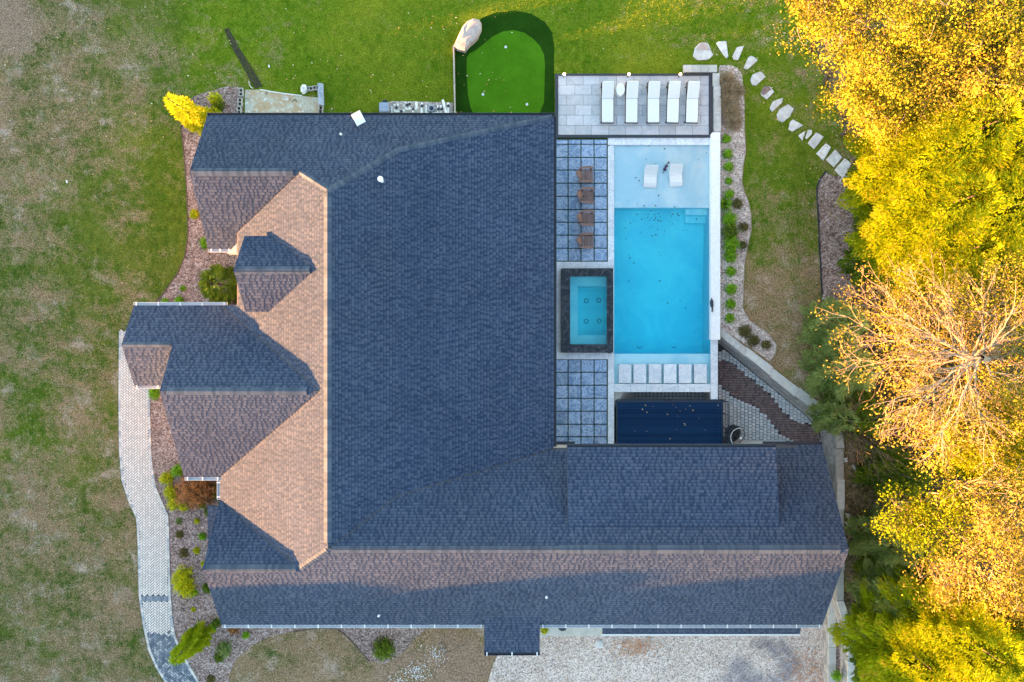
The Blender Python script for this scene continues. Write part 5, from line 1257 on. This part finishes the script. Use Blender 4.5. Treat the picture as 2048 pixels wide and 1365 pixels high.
shrub(767,1303,22,'green','dark green rounded shrub in the mulch point below the gutter',h=.9)
shrub(1675,1354,11,'bright','bright yellow-green ball shrub in the planting strip by the drive',h=.45,z=-.5)
shrub(1676,1275,8,'gold','sparse golden tuft in the planting strip by the drive',h=.25,z=-.6,ry=2.6)

def conifer(px, py, h, r, kind, lab, name='conifer_tree', topx=None, group=None, dens=1.0, cat='tree', z=0.0, colm=0.0, wid=.05, lng=.20, ptop=None):
    """base at px,py ; cone of sprays"""
    b = W(px, py, z); e = empty(name, b, 0, lab, cat, group)
    tr_ = MB().tube([(0, 0, -.1), (0, 0, h * .5), (0, 0, h * .93)], max(.05, h * .018), 8, .02); tr_.build('trunk', M['barkdark'], e)
    A = math.pi * r * math.sqrt(r * r + h * h); n = int(A * 260 * dens)
    t = 1 - np.sqrt(RS.uniform(0, 1, n)); t = np.clip(t, 0.02, 1)          # 0 base .. 1 tip
    th = RS.uniform(0, 6.28, n)
    prof = (1 - t) ** (.75 if not colm else .4)
    lob = 1 + .22 * np.sin(th * 5 + t * 9 + px) + .15 * np.sin(th * 11 - t * 23)
    rad = r * prof * lob * RS.uniform(.55, 1.0, n) ** .6
    lo_ = .38 if (h > 5 and group) else .06; hh = h * (lo_ + (1 - lo_) * t)
    P_ = np.column_stack([rad * np.cos(th), rad * np.sin(th), hh]); d = np.column_stack([np.cos(th), np.sin(th), RS.uniform(.1, 1.1, n)]) + RS.normal(0, .28, (n, 3))
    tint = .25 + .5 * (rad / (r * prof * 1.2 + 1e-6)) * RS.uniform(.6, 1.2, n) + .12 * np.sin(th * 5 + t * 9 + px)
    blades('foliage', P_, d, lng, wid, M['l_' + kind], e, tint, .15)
    return e
conifer(405,246,4.1,.52,'gold','tall golden conifer leaning outward at the upper left corner of the house',name='golden_conifer',colm=1,dens=1.6)
conifer(408,1264,3.7,.46,'lime','tall green-gold conifer standing over the dark lower walk',name='leaning_conifer',colm=1,dens=2.0)
conifer(455,572,2.6,.85,'green','rounded green tree with golden left side beside the dormer',name='small_tree',colm=1,dens=1.3)
e = shrub(386,986,36,'rust','rust brown maple with feathery leaves by the middle gable corner',h=1.7,name='japanese_maple',cat='tree',rx=1.15,ry=.95)

# deciduous and conifer trees at the wood edge
def branch(b, p0, p1, r0, r1, sag=.1, n=4, wob=.06):
    p0, p1 = Vector(p0), Vector(p1); L = (p1 - p0).length; mid = []
    side = Vector((rr.uniform(-1, 1), rr.uniform(-1, 1), rr.uniform(0, .6))) * L * sag
    for i in range(n + 1):
        t = i / n; p = p0.lerp(p1, t) + side * math.sin(t * math.pi) + Vector((rr.uniform(-1, 1), rr.uniform(-1, 1), rr.uniform(-1, 1))) * L * wob * (0 if i in (0, n) else .5)
        mid.append(p)
    b.tube(mid, r0, 5, r1, caps=False); return mid
def decid(px, py, top, r, kind, lab, dens=1.0, bark='barkdark', clumps=22, name='broadleaf_tree', leaf=.13, basez=0.0, trunk_off=(2.2, 0), group='trees at the edge of the wood', clump_r=.5, hi=.5):
    """crown centre seen at px,py ; top of crown at height top"""
    cz = top - r * .7; c = W(px, py, cz); bx, by = c.x + trunk_off[0], c.y + trunk_off[1]
    e = empty(name, (bx, by, basez), 0, lab, 'tree', group)
    ox, oy = -trunk_off[0], -trunk_off[1]
    tb_ = MB(); fork = Vector((ox * .5, oy * .5, (cz - basez) * .55)); branch(tb_, (0, 0, -.2), fork, .09 + top * .006, .07 + top * .003, .03)
    tb_.build('trunk', M[bark], e)
    lb = MB(); P_ = []; T_ = []; D_ = []
    for k in range(clumps):
        d = Vector((RS.normal(), RS.normal(), abs(RS.normal()) * .8 + .05)).normalized(); q = Vector((ox, oy, cz - basez)) + Vector((d.x * r, d.y * r, d.z * r * .75)) * RS.uniform(.45, .95)
        m_ = branch(lb, fork + Vector((0, 0, rr.uniform(-.2, .8))), q, .045, .012, .12)
        for s_ in range(4):
            q2 = q + Vector((RS.normal(), RS.normal(), RS.normal() * .5)) * clump_r * .8; branch(lb, m_[rr.choice((2, 3, 4))], q2, .016, .004, .1, 3)
            n_ = int(90 * dens * (clump_r / .55) ** 2); cc_ = np.array(q2) + RS.normal(0, 1, (n_, 3)) * np.array([1, 1, .55]) * clump_r * .5
            P_.append(cc_); tk = RS.uniform(0, .9); T_.append(np.clip(tk + RS.normal(0, .16, n_), 0, 1)); D_.append(np.tile([d.x * .5, d.y * .5, .8], (n_, 1)))
    lb.build('branches', M['bark'], e)
    P_ = np.concatenate(P_); leafcloud('foliage', P_, np.concatenate(D_), leaf, M['l_' + kind], e, np.concatenate(T_), .62)
    return e
TREES = [
 (1700,40,9.5,2.3,'yellow','golden tree at the top, nearest the lawn corner'),(1655,-30,9,2.2,'orange','orange-tinged tree cut by the top edge near the lawn'),
 (1800,70,11,2.6,'yellow','bright yellow tree second from the lawn along the top edge'),(1905,20,12,2.6,'yellow','yellow tree cut by the top edge with pale branches'),(2010,70,12.5,2.6,'yellow','yellow tree in the top right corner'),
 (1745,165,9.5,2.1,'yellow','yellow tree hanging over the lawn above the stone path'),(1850,155,10,1.7,'yellow','yellow tree in the upper cluster behind the one over the path'),(1940,120,11,2.0,'orange','tree with orange patches in the middle of the upper cluster'),
 (2050,130,11,1.7,'yellow','yellow tree at the right edge above the lime conifers'),(1772,212,8,1.3,'yellow','small yellow tree above the lime conifer nearest the path'),(2100,60,12,2.6,'yellow','yellow tree mostly beyond the right edge at the top'),(2160,300,11,1.8,'orange','orange tree mostly beyond the right edge')]
for px, py, top, r, k, lab in TREES: decid(px, py, top, r, k, lab, clumps=28, dens=1.0, leaf=.10)
def con2(px, py, h, r, k, lab, dens=1.1, name='cedar_tree', **kw):
    """cedar whose crown middle is seen at px,py"""
    z = h * (.60 if h > 5 else .45); c = W(px, py, z); e = conifer(1024 + c.x * 40, 682.5 - c.y * 40, h, r, k, lab, name, None, 'trees at the edge of the wood', dens * 1.5, 'tree', 0, 1, .045, .19, **kw); return e
for px, py, h, r, k, lab in (
 (1832,330,10,2.1,'lime','lime green cedar nearest the cinder blocks'),(1890,290,11,2.4,'lime','lime green cedar below the yellow cluster'),(1985,310,11.5,2.5,'lime','lime green cedar at the right behind the first two'),(1860,420,10,2.3,'lime','lime green cedar in the second row above the bare-branched tree'),
 (1960,430,11,2.4,'lime','lime cedar in the second row at the right edge'),(2060,400,11,2.2,'lime','lime cedar cut by the right edge'),(1828,470,8.5,1.8,'lime','olive green cedar left of the second row'),(1785,415,5.8,1.0,'green','green cedar by the mulch below the cinder blocks'),
 (1880,510,9,1.9,'lime','olive cedar just above the bare-branched tree'),(1990,520,7.5,1.7,'green','dark green cedar between the lime cedars and the yellow right edge'),(1755,368,4.5,.8,'greygreen','small green cedar whose twigs overhang the last stepping stones'),(1752,520,4.8,.9,'green','bright green small cedar at the right of the mulch'),(1768,450,4.0,.8,'green','low dark green cedar right of the mulch area'),
 (1675,650,4.6,1.1,'greygreen','soft grey-green cedar at the lawn edge, upper one'),(1690,740,5.0,1.3,'greygreen','soft grey-green cedar at the lawn edge, lower one'),(1672,835,3.6,.75,'greygreen','grey-green cedar overhanging the bend of the retaining wall'),(1720,830,4.4,1.1,'green','green cedar behind the retaining wall bend'),
 (1775,1190,5.5,1.1,'greygreen','grey-green cedar right of the house end, upper one'),(1765,1250,5.2,1.0,'greygreen','grey-green cedar leaning over the two-tier wall'),(1800,1150,5,1.2,'green','dark green cedar below the bright yellow-green tree'),(1775,1085,4.8,1.1,'greygreen','dusky grey-green cedar between the house end and the yellow-green tree'),(1790,945,4.8,1.1,'green','green cedar just below the grey bare thicket'),(1860,1205,7.5,1.5,'green','mid green cedar right of the grey-green ones by the house end'),
 (1800,1290,8,1.9,'lime','green cedar at the bottom behind the two-tier wall'),(1772,1345,5.6,1.1,'green','vivid green cedar at the bottom next to the wall'),(1905,1260,10.5,2.0,'lime','lime cedar at the bottom, left of the golden ones'),(1965,1320,11.5,2.3,'lime','large lime-gold cedar at the bottom right'),(1870,1370,10,2.0,'lime','lime cedar cut by the bottom edge'),(2040,1300,11.5,2.2,'lime','lime cedar in the bottom right corner'),(2050,900,11,2.1,'lime','yellow-green cedar at the right edge below the bare-branched tree'),(1985,890,8,1.4,'lime','lime cedar below the bare-branched tree')):
    con2(px, py, h, r, k, lab)
for px, py, top, r, k, lab, d in ((1885,1035,8.5,1.6,'lime','bright yellow-green maple right of the house end',1.0),(1815,1035,7.5,.9,'lime','small yellow-green maple nearest the house end',.9),
 (1990,1010,10.5,1.8,'orange','sparse orange-leaved tree at the right edge, upper one',.55),(1975,1140,10,1.9,'orange','sparse orange-leaved tree with pale limbs in the lower right',.55),(2050,1080,11,1.8,'orange','orange-leaved tree cut by the right edge low down',.6),(1885,1150,8,1.1,'orange','thin orange-leaved tree left of the pale-limbed one',.4),
 (2030,600,10.5,2.1,'yellow','yellow tree at the right edge behind the bare branches',1.0),(2050,790,10,2.0,'yellow','yellow tree at the right edge below the pale trunk',.9),(1930,870,9,1.9,'yellow','yellow-leaved tree under the lower bare branches',.6),(1850,850,7,1.2,'orange','thin orange-leaved tree behind the wall bend',.3),(1900,620,8.5,1.9,'orange','orange-leaved tree under the upper bare branches',.35),(1810,640,8,1.3,'orange','thin orange-leaved tree left of the bare branches',.42),(1960,720,9,2.0,'orange','orange-leaved tree in the centre of the bare branches',.3),(1830,740,7,1.6,'orange','thin orange-leaved tree below the left bare branches',.35),(2040,1190,9,1.4,'yellow','golden tree at the right edge above the corner cedar',.7)):
    decid(px, py, top, r, k, lab, dens=d * .85, clumps=22, leaf=.10)
# bare pale tree with radiating limbs
hub = W(1962, 716, 10.0); bt = empty('bare_tree', (hub.x + 4.2, hub.y + .2, 0), 0, 'tall pale bare-branched tree whose limbs radiate over the yellow wood', 'tree', 'trees at the edge of the wood')
o_ = Vector((hub.x + 4.2, hub.y + .2, 0)); tb_ = MB(); branch(tb_, (0, 0, -.2), Vector((-1.2, .3, 6)), .24, .19, .03, 5, .03); branch(tb_, Vector((-1.2, .3, 6)), hub - o_, .19, .13, .05, 5, .05); tb_.build('trunk', M['bark'], bt)
lb = MB(); tw = MB(); tips = []
for k, (a, L) in enumerate(((172,4.6),(160,5.0),(148,4.6),(135,4.4),(120,4.2),(100,3.6),(80,2.6),(60,2.2),(40,2.6),(15,2.4),(-15,2.6),(-40,2.6),(-60,2.6),(-80,3.4),(-100,3.8),(-118,4.2),(-132,4.4),(-145,4.4),(-158,4.2),(-170,4.6),(182,4.2),(152,3.0),(-125,2.8),(110,2.8))):
    a = math.radians(a + rr.uniform(-4, 4)); e_ = hub - o_ + Vector((math.cos(a) * L * .86, math.sin(a) * L * .86, rr.uniform(-2.4, .4)))
    m_ = branch(lb, hub - o_ - Vector((0, 0, rr.uniform(0, 1.2))), e_, .042, .010, .09, 8, .05)
    for s_ in range(16):
        i = rr.randint(2, 8); p0 = m_[i]; aa = a + rr.uniform(-.9, .9); l2 = rr.uniform(.5, 1.5)
        p1 = p0 + Vector((math.cos(aa) * l2, math.sin(aa) * l2, rr.uniform(-.4, .3))); mm = branch(tw, p0, p1, .015, .005, .1, 4, .05); tips.append(p1)
        for q_ in range(2):
            a3 = aa + rr.uniform(-1, 1); l3 = rr.uniform(.25, .7); p2 = mm[3] + Vector((math.cos(a3) * l3, math.sin(a3) * l3, rr.uniform(-.2, .2))); branch(tw, mm[3], p2, .008, .003, .1, 2); tips.append(p2)
lb.build('limbs', M['bark'], bt); tw.build('twigs', M['bark'], bt)
tips = np.array([tuple(t) for t in tips]); n_ = 5500; P_ = tips[RS.randint(0, len(tips), n_)] + RS.normal(0, .16, (n_, 3)); leafcloud('remaining_leaves', P_, np.tile([0, 0, 1.0], (n_, 1)), .10, M['l_orange'], bt, None, .6)
# bare thicket tree, lower left of it
for px, py, lab in ((1760,870,'grey bare thicket behind the retaining wall'),(1985,985,'thin bare tree above the orange-leaved ones')):
    c = W(px, py, 5); e = empty('bare_thicket', (c.x, c.y, 0), 0, lab, 'tree', None); tw = MB(); branch(tw, (0, 0, 0), (0, 0, 2), .07, .05)
    for k in range(38):
        a = rr.uniform(0, 6.28); L = rr.uniform(.8, 2.0); p = Vector((math.cos(a) * L, math.sin(a) * L, rr.uniform(3, 5.4))); m_ = branch(tw, (0, 0, rr.uniform(.8, 2)), p, .022, .006, .12, 5)
        for q_ in range(4):
            a3 = a + rr.uniform(-1.2, 1.2); branch(tw, m_[rr.randint(2, 5)], p + Vector((math.cos(a3) * .6, math.sin(a3) * .6, rr.uniform(-.3, .3))), .009, .003, .1, 3)
    tw.build('branches', M['barkdark' if px < 1800 else 'bark'], e)
# underbrush
ub = []
for k in range(2600):
    x = rr.uniform(16.9, 27); y = rr.uniform(-18, 18); px = 1024 + x * 40
    if y > 9.3 and x < 17.3 + (y - 9) * -.1: continue
    if y > -1 and x < 18.0: continue
    ub.append((x, y))
ub = np.array(ub); n_ = 55000; q = ub[RS.randint(0, len(ub), n_)]; hgt = RS.uniform(.05, 1.0, n_)
P_ = np.column_stack([q + RS.normal(0, .3, (n_, 2)), hgt]); keep = (P_[:, 0] > 17.0)
leafcloud('underbrush', P_[keep], np.tile([0, 0, 1.0], (keep.sum(), 1)), .13, M['l_brush'], None, None, .5, 'stuff')

# tree line beyond the left edge of the picture; it keeps the low sun off the ground
k = 0
for y, h, r in [(30,6,3.2),(25,6,3.2),(20,5.5,3.0),(16.3,5,2.4),(14,4,1.6),(12.7,3.0,1.3),(5.4,3.0,1.4),(3.6,3.7,2.0),(1.5,3.7,2.3),(-.6,3.8,2.2),(-2.7,3.8,2.3),(-4.8,3.9,2.3),(-7,3.9,2.3),(-9,4.0,2.3),(-11.2,4.1,2.2),(-13.8,5.2,2.3),(-16.2,6.3,2.0),(-18.2,7.6,1.3),(-21.4,9.2,2.8),(-25,10.5,3.2),(-29,11,3.6),(-34,11,3.6)] + [(y_, 3.5 + (.5 if y_ < -5 else 0), 1.9) for y_ in (4.6, 2.5, .4, -1.7, -3.8, -5.9, -8.0, -10.1, -12.3)] + [(13.2, 3.0, 1.4), (15.2, 4, 1.6), (18, 5, 2.2), (-14.8, 4.2, 1.8), (-17, 5, 1.8), (-19.6, 6, 2), (-23, 6, 2.2), (11.9, 2.4, 1.0), (11.1, 2.0, .9), (10.2, 2.25, .9), (9.3, 1.9, .9), (8.4, 2.3, .9), (7.5, 2.05, .9), (6.6, 2.5, .9), (5.7, 2.9, 1.0)]:
    k += 1
    e = empty('boundary_tree', (-36 + (k % 3) * .8 - (3.2 if k > 25 else 0), y, 0), 0, 'broad green tree in the boundary row beyond the left lawn', 'tree', 'boundary trees beyond the left lawn')
    MB().tube([(0, 0, -.1), (0, 0, h * .6)], .16, 8, .08).build('trunk', M['barkdark'], e)
    n_ = int(5200 * r * h / 12); v = RS.normal(0, 1, (n_, 3)); v /= np.linalg.norm(v, axis=1)[:, None]; P_ = v * RS.uniform(.3, 1, (n_, 1)) ** .4 * np.array([r, r, h * .5]) + np.array([0, 0, h * .5])
    P_ = P_[P_[:, 2] > .05]
    leafcloud('foliage', P_, v[:len(P_)], .38, M['l_green'], e, None, .7)

# ------------------------------------------------------------ ground cover detail
LAWNHOLES = [hole, [W2(*p) for p in BED_TOP], [G(*p)[:2] for p in BED_LOW], [W2(*p) for p in PB], [W2(*p) for p in MB2], WP, [W2(*p) for p in [(908,240),(909,30),(1108,22),(1108,240)]], [W2(*p) for p in [(1110,276),(1426,276),(1426,146),(1110,146)]], [W2(*p) for p in [(488,178),(640,178),(640,240),(488,240)]],
             [(-13.9, -13), (14, -13), (14, 10.2), (-13.9, 10.2)], [W2(*p) for p in [(758,203),(908,203),(908,240),(758,240)]], [W2(*p) for p in [(1366,129),(1442,129),(1442,270),(1366,270)]]] + [[W2(1380 + x / 4.015, 60 + y / 4.015) for x, y in p] for p, l in ST]
N_ = 210000; gx = RS.uniform(-26.5, 18.2, N_); gy = RS.uniform(-18, 18, N_); ok = np.ones(N_, bool)
for h_ in LAWNHOLES: ok &= ~pip(gx, gy, h_)
ok &= ~((gx > 17.2) & (gy > 6)); gx, gy = gx[ok], gy[ok]; n_ = len(gx); base = np.column_stack([gx, gy, hz(gx, gy)])
th = RS.uniform(0, 6.28, n_); L = RS.uniform(.05, .13, n_); lean = RS.uniform(.3, 1.6, n_); w = RS.uniform(.008, .02, n_)
d = np.column_stack([np.cos(th) * lean, np.sin(th) * lean, np.ones(n_)]); d /= np.linalg.norm(d, axis=1)[:, None]; s_ = np.column_stack([-np.sin(th), np.cos(th), np.zeros(n_)])
V = np.empty((n_, 3, 3)); V[:, 0] = base - s_ * w[:, None]; V[:, 1] = base + s_ * w[:, None]; V[:, 2] = base + d * L[:, None]
tint = RS.uniform(0, 1, n_)
o = mkq('grass_blades', V.reshape(-1, 3), 3, M['blade'], None, 'stuff', tint)
at = lawn_attrs(gx, gy)
for k_, v_ in at.items():
    a = o.data.attributes.new(k_, 'FLOAT', 'FACE'); a.data.foreach_set('value', np.asarray(v_, np.float32))
def stones(name, poly, dens, size, m, up=.01, zf=None, prob=None):
    X0, X1 = min(p[0] for p in poly), max(p[0] for p in poly); Y0, Y1 = max(-19, min(p[1] for p in poly)), max(p[1] for p in poly)
    n = int((X1 - X0) * (Y1 - Y0) * dens); x = RS.uniform(X0, X1, n); y = RS.uniform(Y0, Y1, n); ok = pip(x, y, poly); x, y = x[ok], y[ok]; n = len(x)
    z = (hz(x, y) if zf is None else zf(x, y)) + up; s = size * RS.uniform(.5, 1.3, n); th = RS.uniform(0, 6.28, n)
    V = np.empty((n, 4, 3, 3)); ring_ = [(0, 1), (2.1, .8), (3.9, 1.0)] if False else [(0, 1), (1.6, .75), (3.1, 1), (4.7, .75)]
    for k in range(4):
        a0, r0 = ring_[k]; a1, r1 = ring_[(k + 1) % 4]
        V[:, k, 0] = np.column_stack([x + np.cos(th + a0) * s * r0 * .5, y + np.sin(th + a0) * s * r0 * .5, z]); V[:, k, 1] = np.column_stack([x + np.cos(th + a1) * s * r1 * .5, y + np.sin(th + a1) * s * r1 * .5, z])
        V[:, k, 2] = np.column_stack([x, y, z + s * .45])
    return mkq(name, V.reshape(-1, 3), 3, m, None, 'stuff', np.repeat(RS.uniform(0, 1, n) * (1 - .75 * (driveshade(x, y) if prob else 0)), 4))  # drive pebbles darkened inside the same painted shadow
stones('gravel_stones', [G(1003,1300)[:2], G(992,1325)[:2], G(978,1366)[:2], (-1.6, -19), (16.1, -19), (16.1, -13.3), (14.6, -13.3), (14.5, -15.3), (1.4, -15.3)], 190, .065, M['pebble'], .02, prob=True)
stones('bed_pebbles', [W2(*p) for p in PB], 260, .055, M['pebble'])
for pl2, nm in ((BED_TOP, 'mulch_chips'), (MB2, 'mulch_chips')): stones(nm, [W2(*p) for p in pl2], 190, .055, M['chip'])
stones('mulch_chips', [G(*p)[:2] for p in BED_LOW], 190, .055, M['chip'])
stones('strip_pebbles', [W2(*p) for p in [(760,205),(905,205),(905,219),(784,219),(784,240),(760,240)]], 260, .05, M['pebble'])
# frost-white lime dust on the dry slope
lime = []
for k in range(900):
    t = rr.random(); cxp, cyp = (868, 1310) if t < .3 else ((835, 1345) if t < .75 else (800, 1362)); g = G(cxp + rr.gauss(0, 13) + (1325 - cyp) * .1, cyp + rr.gauss(0, 11), .03); lime.append(tuple(g))
rust = [(X_(rr.gauss(1270, 22), -1.5), Y_(rr.gauss(1293, 10), -1.5), -1.43) for _ in range(240)] + [(X_(rr.gauss(1615, 22), -1.5), Y_(rr.gauss(1335, 22), -1.5), -1.43) for _ in range(260)]
M['rustdirt'] = simple('rusty_soil_crumb', (.42, .20, .12), (.56, .32, .20), 3, .9)
scatter('rusty_soil', rust, .09, M['rustdirt'], flat=.1, asp=.8)
scatter('lime_dust', lime[:330], .05, M['pvc'], flat=.1, asp=.8)
# fallen leaves on the lawns
fl = []
for k in range(1500):
    x, y = rr.uniform(2, 18.5), rr.uniform(-3, 17.5)
    if rr.random() > (.12 + .9 * max(0, (x - 8) / 10)): continue
    fl.append((x, y, .07))
for k in range(260): fl.append((rr.uniform(-26, 0), rr.uniform(10, 17), .07))
for k in range(160): fl.append((14.2 + rr.gauss(0, .8), 15.2 + rr.gauss(0, .35), .07))
fl = np.array(fl); ok = np.ones(len(fl), bool)
for h_ in [hole, WP, [(-14, -13), (14.5, -13), (14.5, 10.4), (-14, 10.4)], [W2(*p) for p in PB]]: ok &= ~pip(fl[:, 0], fl[:, 1], h_)
scatter('fallen_leaves', fl[ok], .085, M['fallen'], flat=.25)
scatter('fallen_leaves', [(rr.uniform(-1.8, 15.9), rr.uniform(-18, -15.4), -1.43) for _ in range(120)], .08, M['fallen'])
